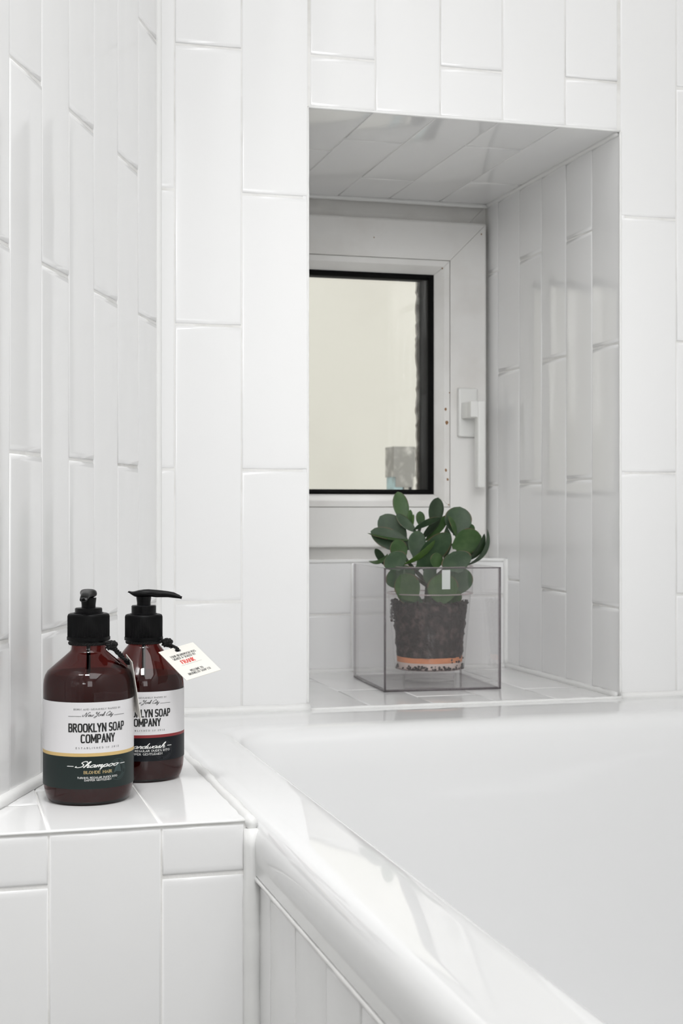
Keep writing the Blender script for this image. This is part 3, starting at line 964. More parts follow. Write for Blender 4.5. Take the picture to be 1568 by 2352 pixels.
def bottle(loc, R, hs, rs, lab, nozzle, text_c, label_text, second):
    """hs = heights: shoulder, neck, cap bottom, cap top, collar top, stem top, head top"""
    hS, hN, hC, hT, hK, hM, hH = hs
    rN, rC, rK, rS = rs
    root = empty('pump_bottle', loc, 0.0, label_text, 'bottle')
    e = 0.0009
    base = [(R * .86, 0.0), (R * .895, .0012), (R * .93, .0035), (R * .965, .0075), (R * .99, .0125), (R, .018)]
    sh = [(R, hS - .010), (R * .998, hS - .005), (R * .985, hS - .001), (R * .955, hS + .0025), (R * .90, hS + .0056)]
    r1, h1 = sh[-1]
    top = [(r1 + (rN + .0016 - r1) * t, h1 + (hN - .0015 - h1) * t) for t in (.33, .66, 1.0)]
    prof = base + sh + top + [(rN + .0003, hN), (rN, hN + .002), (rN, hC + .001)]
    lathe('bottle_body', prof, M_AMBER, root, 96)
    lv = hS + .004
    lp = [(r * .97 - .0006, z + (0.0022 if i == 0 else .001)) for i, (r, z) in enumerate(base)] + [(R - .0012, hS - .010), (R - .0014, hS - .004), (R * .975 - .0012, hS), (R * .935 - .001, lv)]
    lathe('soap', lp, M_LIQUID, root, 72)
    lathe('dip_tube', [(.0015, .008), (.0015, hC)], M_BLACKP, root, 12)
    # collar, ribbed cap, pump
    lathe('neck_ring', [(rN + .0006, hC - .0015), (rN + .002, hC - .001), (rN + .0026, hC + .0008), (rN + .001, hC + .002)], M_BLACKP, root, 48)
    lathe('cap', [(rC - .0006, hC), (rC + .0002, hC + .0003), (rC + .0002, hC + .0026), (rC - .0002, hC + .0029), (rC - .0002, hT - .0022), (rC - .0008, hT - .0006), (rC - .0022, hT)],
          M_BLACKR, root, 144, ribs=(72, .00045, hC + .0028, hT - .002), angle=60)
    lathe('pump_collar', [(rK + .001, hT - .0008), (rK + .001, hT + .0006), (rK, hT + .0008), (rK, hK - .0008), (rK - .0006, hK - .0002), (rS + .0005, hK)], M_BLACKP, root, 48)
    hd = lathe('pump_stem', [(rS * 0.97, hK - .001), (rS * .97, hK + .002), (rS * 1.08, hM + .001)], M_BLACKP, root, 32)
    # head: x axis = nozzle direction
    zt = hH
    L = nozzle[1]
    secs = []
    prof2 = [(-.0128, -.0022, .0030, .0004), (-.0122, -.0019, .0034, .0007), (-.0098, -.0030, .0043, .0014), (-.0075, -.0036, .0052, .0022), (-.0040, -.0037, .0060, .0032),
             (0.0, -.0032, .0063, .0033), (.0040, -.0028, .0060, .0031), (.0065, -.0030, .0052, .0031), (.0100, -.0034, .0042, .0032),
             (.0150, -.0037, .0036, .0029), (.0200, -.0040, .0033, .0026), (.0250, -.0048, .0031, .0024), (.0285, -.0057, .0030, .0022), (.0305, -.0064, .0029, .0019)]
    for x, zc, hw, hh in prof2:
        secs.append(((x * L, 0, zc + zt + .0008), (0, 1, 0), (0, 0, 1) if x < .027 else (-.45, 0, .9), hw, hh))
    v, f = sweep_sections(secs)
    h = mesh_obj('pump_head', v, f, M_BLACKP, root, smooth=True)
    sharp_by_angle(h, 50)
    h.rotation_euler = (0, 0, nozzle[0])
    # soap channel mouth
    v, f = tube_mesh([(0.0296 * L, 0, zt - .0056), (0.0312 * L, 0, zt - .0062)], .0012, 10)
    mo = mesh_obj('nozzle_mouth', v, f, M_GASKET, h)
    # label
    z0, zs0, zs1, z1 = lab
    off = .00016
    fa = -PI / 2 + text_c          # direction the lettering faces

    def wrap(x, y, d=off):
        t = fa + x / R
        return Vector(((R + d) * math.cos(t), (R + d) * math.sin(t), y))

    def band(name, za, zb, m, d=off):
        n = 96; v = []
        for k in range(n + 1):
            t = fa - PI * .985 + 2 * PI * .985 * k / n
            for r_, z in ((R + d, za), (R + d, zb)):
                v.append((r_ * math.cos(t), r_ * math.sin(t), z))
        for k in range(n + 1):
            t = fa - PI * .985 + 2 * PI * .985 * k / n
            for r_, z in ((R + .00002, za), (R + .00002, zb)):
                v.append((r_ * math.cos(t), r_ * math.sin(t), z))
        o_ = 2 * (n + 1); f = []
        for k in range(n):
            a_ = 2 * k
            f.append((a_, a_ + 2, a_ + 3, a_ + 1))
            f.append((o_ + a_ + 1, o_ + a_ + 3, o_ + a_ + 2, o_ + a_))
            f.append((a_ + 1, a_ + 3, o_ + a_ + 3, o_ + a_ + 1))
            f.append((a_ + 2, a_, o_ + a_, o_ + a_ + 2))
        return mesh_obj(name, v, f, m, root, smooth=False)

    white = band('label', zs1, z1, M_LABEL)
    for p in white.data.polygons: p.use_smooth = True
    sharp_by_angle(white, 40)
    stripe = band('label_stripe', zs0, zs1, M_RED if second else M_GOLD)
    panel_ = band('label_panel', z0, zs0, M_NAVY if second else M_GREEN)
    for q in (stripe, panel_):
        for p in q.data.polygons: p.use_smooth = True
        sharp_by_angle(q, 40)
    mm = 0.001 * (R / .034)
    dz = off + .00008
    W = lambda x, y: wrap(x, y, dz)
    s = .97 if second else 1.0

    def line(mb_, text, xa, xb, y0, h, pw, ph, G=G_SERIF, sp=.30, space=.62, serif=True):
        st_, w_ = set_text(text, G, sp, space, serif)
        fs = fit(st_, xa * mm, xb * mm, y0, h)
        if G is G_BOLD: fs = squared(fs, ph * .001, h, y0)
        ribbons(mb_, fs, pw * .001, ph * .001, W)

    yy = (lambda a: a) if not second else (lambda a: z1 - (.0772 - a) * (z1 - zs1) / (.0772 - .0397))
    mb_ = MB()
    line(mb_, 'BORN AND GENUINELY RAISED IN', -18.2, 18.2, yy(.0716), .00112, .21, .13)
    st_, w_ = set_script('New York City')
    ribbons(mb_, fit(st_, -11.6 * mm, 11.8 * mm, yy(.0669), .00145), .00042, .00026, W)
    ribbons(mb_, [[(-22.3 * mm, yy(.0670)), (-12.6 * mm, yy(.0670))], [(12.6 * mm, yy(.0670)), (22.3 * mm, yy(.0670))]], .0003, .0003, W)
    line(mb_, 'ESTABLISHED IN 2012', -16.6, 16.6, yy(.0430), .00118, .22, .14, sp=.95, space=.9)
    mb_.obj('small_lettering', M_INKG, white, kind='stuff')
    mb_ = MB()
    line(mb_, 'BROOKLYN SOAP', -21.7, 21.7, yy(.0557), .00560 * s, 1.12, 1.02, G_BOLD, .36, .46, False)
    line(mb_, 'COMPANY', -12.4, 12.7, yy(.0477), .00560 * s, 1.12, 1.02, G_BOLD, .36, .30, False)
    mb_.obj('bold_lettering', M_INK, white)
    mb_ = MB()
    if second:
        st_, w_ = set_script('Beardwash')
        ribbons(mb_, fit(st_, -18.0 * mm, 17.8 * mm, .0283, .00205), .00075, .00042, W)
        ribbons(mb_, [[(-24.5 * mm, .0297), (-19.5 * mm, .0297)], [(19.2 * mm, .0297), (23.6 * mm, .0297)]], .0004, .00045, W)
        line(mb_, 'TURNING REGULAR DUDES INTO', -21.5, 21.3, .0256, .00155, .30, .20)
        line(mb_, 'DAPPER GENTLEMEN', -14.4, 14.6, .0230, .00150, .30, .20)
    else:
        st_, w_ = set_script('Shampoo')
        ribbons(mb_, fit(st_, -16.8 * mm, 17.2 * mm, .0292, .00205), .00080, .00046, W)
        ribbons(mb_, [[(-23.2 * mm, .0301), (-18.2 * mm, .0301)], [(18.2 * mm, .0304), (23.0 * mm, .0304)]], .0004, .00045, W)
        line(mb_, 'TURNING REGULAR DUDES INTO', -15.3, 15.2, .0210, .00125, .24, .16)
        line(mb_, 'DAPPER GENTLEMEN', -10.2, 10.2, .0192, .00125, .24, .16)
    mb_.obj('white_lettering', M_WHITEINK, panel_)
    if not second:
        mb_ = MB()
        line(mb_, 'BLONDE HAIR', -10.8, 10.8, .0246, .00195, .36, .22)
        mb_.obj('gold_lettering', M_GOLDINK, panel_)
        ticks = MB()
        for k in range(14):
            y = .018 + k * .0009
            ribbons(ticks, [[(-57.2 * mm, y), (-56.2 * mm, y)]], .0003, .0003, W)
        ticks.obj('edge_print', M_INKG, panel_)
    # round seal print
    mb_ = MB(); sx, sz = (15.8 * mm, .0262); dz2 = off + .00004
    W2 = lambda x, y: wrap(x, y, dz2)
    for rr, wd_ in ((.0078, .0002), (.0052, .00018)):
        ribbons(mb_, [[(sx + rr * math.cos(t * PI / 24), sz + rr * math.sin(t * PI / 24)) for t in range(49)]], wd_, wd_, W2)
    for k in range(36):
        t = 2 * PI * k / 36
        if k % 9 < 7:
            ribbons(mb_, [[(sx + q * math.cos(t), sz + q * math.sin(t)) for q in (.0058, .0071)]], .00045, .00045, W2)
    for k in range(7):
        y = sz - .002 + k * .0009
        ribbons(mb_, [[(sx - .0036 + k * .0004, y), (sx - .001 + k * .0003, y + .0012), (sx + .0034 - .0002 * k, y + .0004)]], .0005, .0006, W2)
    mb_.obj('seal_print', M_SEAL2 if second else M_SEAL, panel_)
    return root


# text centre faces the camera plus the turn seen in the photograph
def facing(x, y):
    return math.atan2(x, -y) if False else math.atan2(-x, y)


B1 = Vector((0.1103, 1.1113, ZR)); B2 = Vector((0.1631, 1.1900, ZR))
f1 = facing(B1.x, B1.y); f2 = facing(B2.x, B2.y)
b1 = bottle(B1, .0340, (.0923, .1132, .1205, .1410, .1453, .1517, .1586), (.0129, .0161, .0103, .0055),
            (.0132, .0372, .0397, .0772), (math.radians(-90 - 5 - 8), .95), f1 + math.radians(12.0),
            'brown shampoo bottle with black pump, gold stripe and green label panel, nearer the camera', False)
b2 = bottle(B2, .0330, (.0816, .1085, .1125, .1340, .1414, .1475, .1534), (.0126, .0156, .0101, .0058),
            (.0180, .0367, .0390, .0736), (-YAW + math.radians(2), 1.0), f2 + math.radians(2.0),
            'brown beardwash bottle with black pump, red stripe and black label panel, behind the shampoo bottle', True)


# ---------------------------------------------------------------- hang tags
def twisted(mb, pts, r, turns=1.0, strands=3, amp=1.0):
    pts = catmull(pts, 10)
    L = 0; acc = [0]
    for a_, b_ in zip(pts, pts[1:]):
        L += (b_ - a_).length; acc.append(L)
    for s in range(strands):
        q = []
        for i, p in enumerate(pts):
            d = (pts[min(i + 1, len(pts) - 1)] - pts[max(i - 1, 0)]).normalized()
            a_ = d.cross(Vector((.1, .2, 1)))
            if a_.length < 1e-3: a_ = Vector((1, 0, 0))
            a_.normalize(); b_ = a_.cross(d)
            t = acc[i] / 0.006 * 2 * PI * turns + s * 2 * PI / strands
            q.append(p + (a_ * math.cos(t) + b_ * math.sin(t)) * r * .62 * amp)
        v, f = tube_mesh(q, r * .62, 6)
        mb.add(v, f)


def hang_tag(label, TL, TR, BR, BL, eye_uv, neck_c, neck_r, neck_z, knot, text, back_text=None):
    TL, TR, BR, BL = [Vector(p) for p in (TL, TR, BR, BL)]
    c = (TL + TR + BR + BL) / 4
    root = empty('hang_tag', tuple(c), 0, label, 'tag')
    P = lambda u, w: TL.lerp(TR, u).lerp(BL.lerp(BR, u), w)
    n = (TR - TL).cross(BL - TL).normalized()     # points away from the printed face
    th = .00045
    eu, ew = eye_uv
    eye = P(eu, ew)
    wv = (TR - TL).length; hv = (BL - TL).length
    er = .0021
    # card with a round hole: ring of hole points joined to the outline
    K = 24; inner = []; outer = []
    for k in range(K):
        t = 2 * PI * k / K
        du, dv = math.cos(t), math.sin(t)
        inner.append((eu + er / wv * du, ew + er / hv * dv))
        # ray to outline
        tt = 1e9
        if du > 1e-9: tt = min(tt, (1 - eu) / du * 1.0)
        if du < -1e-9: tt = min(tt, -eu / du)
        if dv > 1e-9: tt = min(tt, (1 - ew) / dv)
        if dv < -1e-9: tt = min(tt, -ew / dv)
        outer.append((eu + du * tt, ew + dv * tt))
    # snap nearest outline points to the corners
    for cu, cw in ((0, 0), (1, 0), (1, 1), (0, 1)):
        j = min(range(K), key=lambda i: (outer[i][0] - cu) ** 2 + (outer[i][1] - cw) ** 2)
        outer[j] = (cu, cw)
    v = []
    for d in (0, th):
        v += [P(u, w) + n * d - c for u, w in inner] + [P(u, w) + n * d - c for u, w in outer]
    f = []
    for k in range(K):
        k2 = (k + 1) % K
        f.append((k, K + k, K + k2, k2))
        f.append((2 * K + k2, 3 * K + k2, 3 * K + k, 2 * K + k))
        f.append((K + k, 3 * K + k, 3 * K + k2, K + k2))
        f.append((k2, 2 * K + k2, 2 * K + k, k))
    card = mesh_obj('card', v, f, M_PAPER, root)
    e1 = (TR - TL).normalized(); e2 = (BL - TL).normalized()
    pts = [eye + e1 * er * math.cos(2 * PI * k / 20) + e2 * er * math.sin(2 * PI * k / 20) + n * (th / 2) - c for k in range(20)]
    v, f = tube_mesh(pts, .0005, 8, closed=True)
    mesh_obj('eyelet', v, f, M_METAL, root, smooth=True)
    # lettering: text frame in millimetres, x to the right, y up
    for (txt, xa, xb, y, h, m_, pw, ph) in text:
        mb_ = MB()
        fn = lambda x, y_: P(x, 1 - y_) - n * .00006 - c
        if txt == '....':
            N = 34
            for k in range(N):
                u = xa + (xb - xa) * k / (N - 1)
                mb_.add([fn(u, y), fn(u + .009, y), fn(u + .009, y + .008), fn(u, y + .008)], [(0, 1, 2, 3)])
        else:
            st_, w_ = set_text(txt, G_SERIF, .30, .6, True)
            st_ = fit(st_, xa * wv, xb * wv, y * hv, h * hv)
            ribbons(mb_, st_, pw, ph, lambda x, y_: fn(x / wv, y_ / hv), step=1)
        mb_.obj('lettering', m_, card)
    # cord: loop round the neck, knot, twisted run to the eyelet
    mb_ = MB()
    nc = Vector(neck_c)
    loop = [nc + Vector(((neck_r - .0022) * math.cos(t * PI / 12), (neck_r - .0022) * math.sin(t * PI / 12), neck_z)) - c for t in range(25)]
    twisted(mb_, loop, .0013, 1.0, 3)
    kn = Vector(knot)
    random.seed(int(wv * 1e6) + 5)
    kp = []
    for t in range(28):
        a_ = t * 2 * PI * 3 / 28
        rr = .0028 + .0011 * math.cos(a_ * 1.67 + .5)
        kp.append(kn + Vector((rr * math.cos(a_), rr * .8 * math.sin(a_), .0022 * math.sin(a_ * 2.33))) - c)
    twisted(mb_, kp, .0013, 1.2, 2)
    mid = kn.lerp(eye, .55) + Vector((0, 0, .0006))
    front = eye - n * .0018; back = eye + n * .0018
    twisted(mb_, [kn - c, mid - c, front.lerp(mid, .15) - c, eye - c, back - c], .00115, 1.2, 2)
    twisted(mb_, [kn + Vector((0, 0, -.0014)) - c, mid + Vector((0, 0, -.0022)) - c, back.lerp(mid, .2) - c, back - c, eye - c], .00115, 1.2, 2)
    cd = mb_.obj('cord', M_CORD, root, smooth=True)
    return root


T2 = [(0.1719, 1.1668, -0.1136), (0.2012, 1.1737, -0.1068), (0.2174, 1.1370, -0.1259), (0.1885, 1.1299, -0.1329)]
txt2 = [('YOUR BEARDWASH WAS', .14, .86, .715, .062, M_INKG, .00042, .0003),
        ('SIGNED & SEALED BY', .16, .80, .630, .062, M_INKG, .00042, .0003),
        ('FRANK', .28, .66, .470, .110, M_REDINK, .00085, .00045),
        ('....', .22, .78, .425, 0, M_INKG, 0, 0),
        ('WELCOME TO', .30, .66, .195, .062, M_INKG, .00042, .0003),
        ('BROOKLYN SOAP CO.', .18, .82, .110, .062, M_INKG, .00042, .0003)]
hang_tag('cream paper tag printed FRANK in red, tied to the beardwash bottle', *T2, (.47, .115),
         (B2.x, B2.y, 0), .0156, ZR + .1112, (0.181, 1.1798, -0.1072), txt2)
T1 = [(0.1403, 1.1247, -0.1105), (0.1406, 1.0909, -0.1132), (0.1485, 1.0965, -0.159), (0.1465, 1.1308, -0.1538)]
txt1 = [('YOUR SHAMPOO WAS', .14, .86, .715, .062, M_INKG, .00042, .0003),
        ('SIGNED & SEALED BY', .16, .80, .630, .062, M_INKG, .00042, .0003),
        ('....', .22, .78, .425, 0, M_INKG, 0, 0)]
# printed face turned to the bathtub side, plain side seen obliquely
T1r = [T1[1], T1[0], T1[3], T1[2]]
hang_tag('cream paper tag seen almost edge on between the two bottles', *T1, (.5, .09),
         (B1.x, B1.y, 0), .0160, ZR + .1185, (0.126, 1.0965, -0.1006), [])


# ---------------------------------------------------------------- acrylic box
bx = empty('acrylic_box', (0.5973, 1.7450, ZR), math.radians(-3.1), 'square clear acrylic box on the niche sill around the potted succulent', 'box')
HX, HY, HH, TT = 0.0740, 0.0830, 0.1500, 0.0030


def panel_box(name, x0, x1, y0, y1, z0, z1):
    """sheet: two big clear faces, four tinted cut edges"""
    dims = [x1 - x0, y1 - y0, z1 - z0]
    ax = dims.index(min(dims))
    mb = MB(); mb.box(x0, x1, y0, y1, z0, z1)
    # face order: bottom, top, front, right, back, left
    axis = [2, 2, 1, 0, 1, 0]
    mb.m = [0 if axis[i] == ax else 1 for i in range(6)]
    return mb.obj(name, [M_ACRYL, M_ACRYLE], bx)


panel_box('front_panel', -HX, HX, -HY, -HY + TT, 0.0002, HH)
panel_box('back_panel', -HX, HX, HY - TT, HY, 0.0002, HH)
panel_box('side_panel', -HX, -HX + TT, -HY + TT + .0001, HY - TT - .0001, 0.0002, HH)
panel_box('side_panel', HX - TT, HX, -HY + TT + .0001, HY - TT - .0001, 0.0002, HH)
panel_box('base_panel', -HX + TT + .0001, HX - TT - .0001, -HY + TT + .0001, HY - TT - .0001, 0.0002, TT)
# clouded glue seams where the sheets meet
mb = MB()
for sx in (-1, 1):
    v, f = tube_mesh([(sx * (HX - .001), -HY + .001, 0.001), (sx * (HX - .001), -HY + .001, HH)], .0011, 8)
    mb.add(v, f)
v, f = tube_mesh([(-HX, -HY + .001, 0.0012), (HX, -HY + .001, 0.0012)], .0009, 8); mb.add(v, f)
v, f = tube_mesh([(-HX + .001, -HY, 0.0012), (-HX + .001, HY, 0.0012)], .0011, 8); mb.add(v, f)
v, f = tube_mesh([(-HX, -HY + .001, HH - .0006), (HX, -HY + .001, HH - .0006)], .0009, 8); mb.add(v, f)
mb.obj('glued_seam', M_ACRYLE, bx, smooth=True)
mb = MB(); mb.box(-.0052, .0052, -.0004, 0, 0, .0235)
refl = mb.obj('reflection_strip', M_STRIP, bx)  # white reflection on the front panel, modelled as a thin strip
refl.location = (0.0035, -HY - .0002, HH - .0262)

# ---------------------------------------------------------------- potted succulent
PC = Vector((0.6060, 1.7513, ZR + TT + .0004))
pot = empty('potted_succulent', PC, -YAW, 'green jade succulent in a clear plastic pot of dark soil', 'plant')
Zr = -0.0690 - PC.z          # rim height above the pot base
zc = -0.1035 - PC.z
zb = -0.1990 - PC.z


def shell(name, prof, m, n=72):
    return lathe(name, prof, m, pot, n, caps=False)


shell('pot_wall', [(.0435, zb), (.0446, zb + .001), (.0531, zc)], M_POT)
shell('pot_collar', [(.0531, zc), (.0553, zc + .0006), (.0556, Zr)], M_POT)
v, f = tube_mesh([(.0551 * math.cos(k * PI / 36), .0551 * math.sin(k * PI / 36), zc) for k in range(72)], .0009, 8, closed=True)
mesh_obj('pot_lip', v, f, M_POTR, pot, smooth=True)
v, f = tube_mesh([(.0556 * math.cos(k * PI / 36), .0556 * math.sin(k * PI / 36), Zr) for k in range(72)], .0006, 8, closed=True)
mesh_obj('pot_rim', v, f, M_POTR, pot, smooth=True)
lathe('pot_floor', [(.0435, zb - .0010), (.0445, zb)], M_POTR, pot, 72)
lathe('pot_foot', [(.0300, 0.0), (.0315, 0.001), (.0320, zb - .001)], M_POT, pot, 64)

# soil body with a ragged skin
random.seed(9)
zs0, zs1 = -0.1960 - PC.z, -0.1150 - PC.z
n = 110; rows = 34
v = []; f = []
for i in range(rows + 1):
    t = i / rows
    z = zs0 + .012 + (zs1 - zs0 - .012) * t
    r = .0418 + (.0478 - .0418) * t
    for k in range(n):
        a_ = 2 * PI * k / n
        p = Vector((math.cos(a_) * r, math.sin(a_) * r, z))
        d = noise.noise(p * 120) * .0022 + noise.noise(p * 380) * .0016 - .0004
        top = 0
        if t > .93: top = (noise.noise(Vector((math.cos(a_) * 5, math.sin(a_) * 5, 2))) * .004 + noise.noise(Vector((math.cos(a_) * 14, math.sin(a_) * 14, 7))) * .003) * (t - .93) / .07
        v.append((math.cos(a_) * (r + d), math.sin(a_) * (r + d), z + top))
for i in range(rows):
    for k in range(n):
        k2 = (k + 1) % n
        f.append((i * n + k, i * n + k2, (i + 1) * n + k2, (i + 1) * n + k))
# top surface rings
last = rows * n
for j, rr in enumerate((.040, .030, .018, .006)):
    for k in range(n):
        a_ = 2 * PI * k / n
        p = Vector((math.cos(a_) * rr, math.sin(a_) * rr, zs1))
        v.append((p.x, p.y, zs1 - .001 + noise.noise(p * 130) * .004))
    nb = len(v) - n
    for k in range(n):
        k2 = (k + 1) % n
        f.append((last + k, last + k2, nb + k2, nb + k))
    last = nb
f.append(tuple(last + k for k in range(n)))
f.append(tuple(reversed(range(n))))
mesh_obj('soil', v, f, M_SOIL, pot, smooth=True)
lathe('clay_layer', [(.0416, zs0 + .0055), (.0420, zs0 + .0122)], M_CLAY, pot, 72)
lathe('sand_layer', [(.0408, zb + .0004), (.0417, zs0 + .0054)], M_PALE, pot, 72)
# crumbs of soil stuck to the pot wall
mb = MB()


def crumb(c, r):
    bm = bmesh.new()
    bmesh.ops.create_icosphere(bm, subdivisions=1, radius=r)
    vs = [Vector(c) + q.co * random.uniform(.65, 1.3) for q in bm.verts]
    idx = {q: i for i, q in enumerate(bm.verts)}
    mb.add(vs, [tuple(idx[q] for q in fa.verts) for fa in bm.faces])
    bm.free()


for k in range(420):
    a_ = random.uniform(0, 2 * PI)
    q = random.random()
    if q < .45:
        z = zb + .0008 + random.random() ** 2 * .0045; r = .0424
        if math.cos(a_ + .6) < -.2 and random.random() < .5: continue
    elif q < .55:
        z = zs0 + random.uniform(.006, .012); r = .0424
        if math.cos(a_) < .55: continue
    elif q < .8:
        z = zs1 + random.uniform(-.002, .002); r = .0485
    else:
        z = zs1 - random.uniform(0, .024); r = .0492
        a_ = PI + random.gauss(.15, .22)
    crumb((math.cos(a_) * r, math.sin(a_) * r, z), random.uniform(.0005, .0019))
mb.obj('soil_crumbs', M_SOIL, pot, kind='stuff')

# stems
sm = MB()


def stem(pts, r0, r1):
    c_ = catmull(pts, 6)
    rs_ = [r0 + (r1 - r0) * i / (len(c_) - 1) for i in range(len(c_))]
    v_, f_ = tube_mesh(c_, rs_, 10, .12)
    sm.add(v_, f_)


Z0 = Zr      # leaf table is measured from the rim level
S = lambda u, w, t: (u, -t, Z0 + w)
stem([S(-.003, -.060, .006), S(-.002, -.036, .006), S(.000, -.014, .006)], .0052, .0046)
stem([S(.000, -.016, .006), S(-.010, .006, .006), S(-.016, .030, .002), S(-.010, .056, -.002)], .0036, .0017)
stem([S(.000, -.016, .006), S(.012, .008, .0), S(.017, .030, -.004), S(.024, .052, -.008)], .0034, .0016)
stem([S(.002, -.020, .006), S(.024, .000, .002), S(.040, .018, .0), S(.050, .036, -.003)], .0034, .0016)
stem([S(-.003, -.022, .010), S(-.022, -.002, .010), S(-.036, .016, .008), S(-.044, .022, .006)], .0030, .0014)
stem([S(-.002, -.026, .012), S(-.016, -.016, .020), S(-.028, -.006, .026)], .0028, .0014)
stem([S(.004, -.028, .012), S(.018, -.018, .022), S(.030, -.006, .030)], .0028, .0014)
stem([S(.000, -.010, .006), S(-.004, .014, .002), S(.003, .034, -.004)], .0028, .0013)
sm.obj('stem', M_STEM, pot, smooth=True)

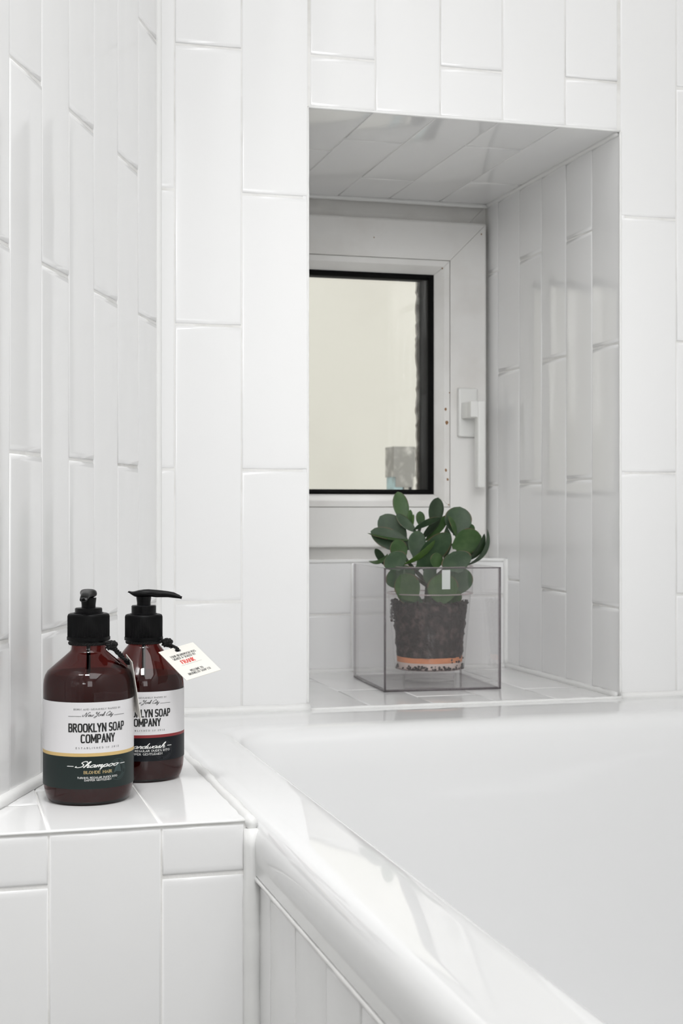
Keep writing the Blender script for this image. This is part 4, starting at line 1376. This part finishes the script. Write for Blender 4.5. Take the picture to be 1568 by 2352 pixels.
LEAVES = [
    ((-0.0317, 0.0576), (-0.0403, 0.0945), 0.0163, -0.004, -0.008, 10, 0.10, 0.50),
    ((-0.0245, 0.0512), (-0.0246, 0.0717), 0.0072, 0.000, -0.002, 40, 0.05, 0.70),
    ((-0.0214, 0.0524), (-0.0204, 0.0659), 0.0039, 0.004, 0.002, 60, 0.05, 0.80),
    ((-0.0104, 0.0512), (-0.0118, 0.0697), 0.0098, -0.010, -0.012, 15, 0.05, 0.55),
    ((0.0058, 0.0524), (0.0116, 0.087), 0.0163, -0.006, -0.012, 15, 0.05, 0.15),
    ((0.034, 0.0409), (0.0392, 0.0752), 0.0281, 0.000, -0.006, 5, 0.05, 0.45),
    ((0.0328, 0.0383), (0.0234, 0.0637), 0.0098, 0.006, 0.008, 55, -0.10, 0.50),
    ((-0.032, 0.0339), (-0.0627, 0.0629), 0.0248, 0.000, -0.010, 10, 0.08, 0.35),
    ((-0.0243, 0.0242), (-0.0745, 0.0441), 0.0216, 0.006, 0.004, 15, 0.12, 0.45),
    ((-0.0243, 0.0339), (-0.0786, 0.0419), 0.0078, 0.012, 0.010, 75, 0.10, 0.60),
    ((-0.0191, 0.0447), (-0.0422, 0.0659), 0.0111, 0.010, 0.006, 25, 0.10, 0.45),
    ((-0.0191, 0.0473), (0.0119, 0.0614), 0.0105, 0.014, 0.014, 50, 0.12, 0.40),
    ((-0.0089, 0.0358), (0.0135, 0.0595), 0.0118, 0.004, 0.000, 50, 0.10, 0.05),
    ((-0.0025, 0.0345), (0.0242, 0.0646), 0.0111, -0.012, -0.014, 20, -0.08, 0.60),
    ((-0.0204, 0.0134), (-0.0147, 0.0447), 0.0183, 0.022, 0.014, 10, 0.05, 0.25),
    ((-0.0352, 0.0089), (-0.0448, 0.0335), 0.0183, 0.024, 0.026, 15, 0.15, 0.55),
    ((-0.0396, -0.0027), (-0.0505, 0.0175), 0.0248, 0.032, 0.034, 5, 0.10, 0.45),
    ((-0.0557, 0.0146), (-0.0778, 0.0066), 0.0078, 0.014, 0.020, 60, 0.45, 0.65),
    ((-0.0563, 0.0012), (-0.0694, 0.0217), 0.0105, 0.008, 0.004, 40, 0.05, 0.10),
    ((-0.032, 0.005), (0.0049, 0.033), 0.0098, 0.030, 0.026, 50, -0.15, 0.75),
    ((-0.0153, -0.0001), (0.0247, 0.0403), 0.0261, 0.026, 0.018, 25, 0.12, 0.40),
    ((0.018, 0.0102), (0.0219, 0.0483), 0.0118, 0.006, 0.000, 45, -0.15, 0.25),
    ((0.0308, 0.0255), (0.0654, 0.0377), 0.0261, 0.006, 0.004, 10, 0.10, 0.50),
    ((0.036, 0.0114), (0.0539, 0.0268), 0.0196, 0.000, -0.004, 15, 0.10, 0.40),
    ((0.0526, 0.0409), (0.0552, 0.0533), 0.0091, -0.010, -0.012, 30, 0.00, 0.60),
    ((0.0475, 0.0031), (0.0731, 0.0463), 0.0111, 0.002, 0.004, 60, -0.40, 0.35),
    ((0.0449, 0.0082), (0.0686, 0.0409), 0.0118, 0.010, 0.012, 50, -0.30, 0.15),
    ((0.036, -0.0052), (0.0276, 0.0187), 0.0314, 0.036, 0.036, 5, 0.10, 0.45),
    ((0.0058, -0.0014), (0.0075, 0.0175), 0.0144, 0.036, 0.034, 25, 0.10, 0.50),
    ((-0.0332, -0.0257), (-0.0448, -0.0001), 0.0301, 0.026, 0.030, 5, 0.10, 0.45),
    ((-0.0204, -0.0411), (-0.039, -0.0103), 0.0261, 0.034, 0.040, 5, 0.12, 0.60),
    ((0.0142, -0.0449), (0.0142, -0.0084), 0.0314, 0.036, 0.042, 5, 0.10, 0.55),
    ((0.0321, -0.0334), (0.0411, -0.0016), 0.0261, 0.028, 0.030, 10, 0.10, 0.45),
    ((-0.0115, -0.0462), (-0.0428, -0.0302), 0.0170, 0.026, 0.036, 15, 0.10, 0.40),
    ((0.0142, -0.0475), (0.036, -0.0309), 0.0196, 0.024, 0.036, 15, 0.10, 0.50),
    ((-0.005, -0.0193), (0.0014, 0.0012), 0.0144, 0.030, 0.030, 20, 0.10, 0.35),
    ((-0.023, -0.0193), (-0.0307, -0.0001), 0.0131, 0.026, 0.026, 25, 0.10, 0.35),
]



def leaf(b, t, w, db, dt, roll, curl, shade, thick=0.0011):
    B = Vector((b[0], -db, Z0 + b[1])); T = Vector((t[0], -dt, Z0 + t[1]))
    B = B - (T - B) * .07; T = T + (T - B) * .02
    ax = (T - B); L = ax.length; ax.normalize()
    toward = Vector((0, -1, 0))
    nrm_ = (toward - ax * toward.dot(ax)).normalized()
    side = ax.cross(nrm_).normalized()
    rot = Matrix.Rotation(math.radians(roll), 3, ax)
    nrm_ = rot @ nrm_; side = rot @ side
    w *= 1.26
    NL, NW = 18, 8
    verts = []; faces = []; fm = []
    for sgn in (1, -1):
        for i in range(NL + 1):
            s = i / NL
            # obovate outline: narrow foot, widest at 60 %, pointed tip
            e_ = (s ** .80) * ((1 - s) ** .62) * 2.67
            hw = max(.5 * w * min(e_, 1.0), .10 * w * (1 - s) + .0002)
            mid = B + ax * (L * s) + nrm_ * (curl * L * (4 * s * (1 - s)) * -1.0) * .55
            for j in range(NW + 1):
                q = math.sin(PI / 2 * (-1 + 2 * j / NW))
                th = thick * (1 - q * q) ** .5 * (.6 + .8 * e_ * .5) * min(1, 6 * (1 - s) + .15)
                cup = .16 * hw * q * q
                verts.append(mid + side * (hw * q) + nrm_ * (cup + sgn * th))
    n1 = (NL + 1) * (NW + 1)
    for i in range(NL):
        for j in range(NW):
            a_ = i * (NW + 1) + j
            edge = 1 if j in (0, NW - 1) and i > 9 and .38 < shade < .62 else 0
            faces.append((a_, a_ + NW + 1, a_ + NW + 2, a_ + 1)); fm.append(edge)
            faces.append((n1 + a_, n1 + a_ + 1, n1 + a_ + NW + 2, n1 + a_ + NW + 1)); fm.append(edge)
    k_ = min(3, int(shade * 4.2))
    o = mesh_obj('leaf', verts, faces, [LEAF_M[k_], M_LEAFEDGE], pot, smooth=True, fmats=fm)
    return o


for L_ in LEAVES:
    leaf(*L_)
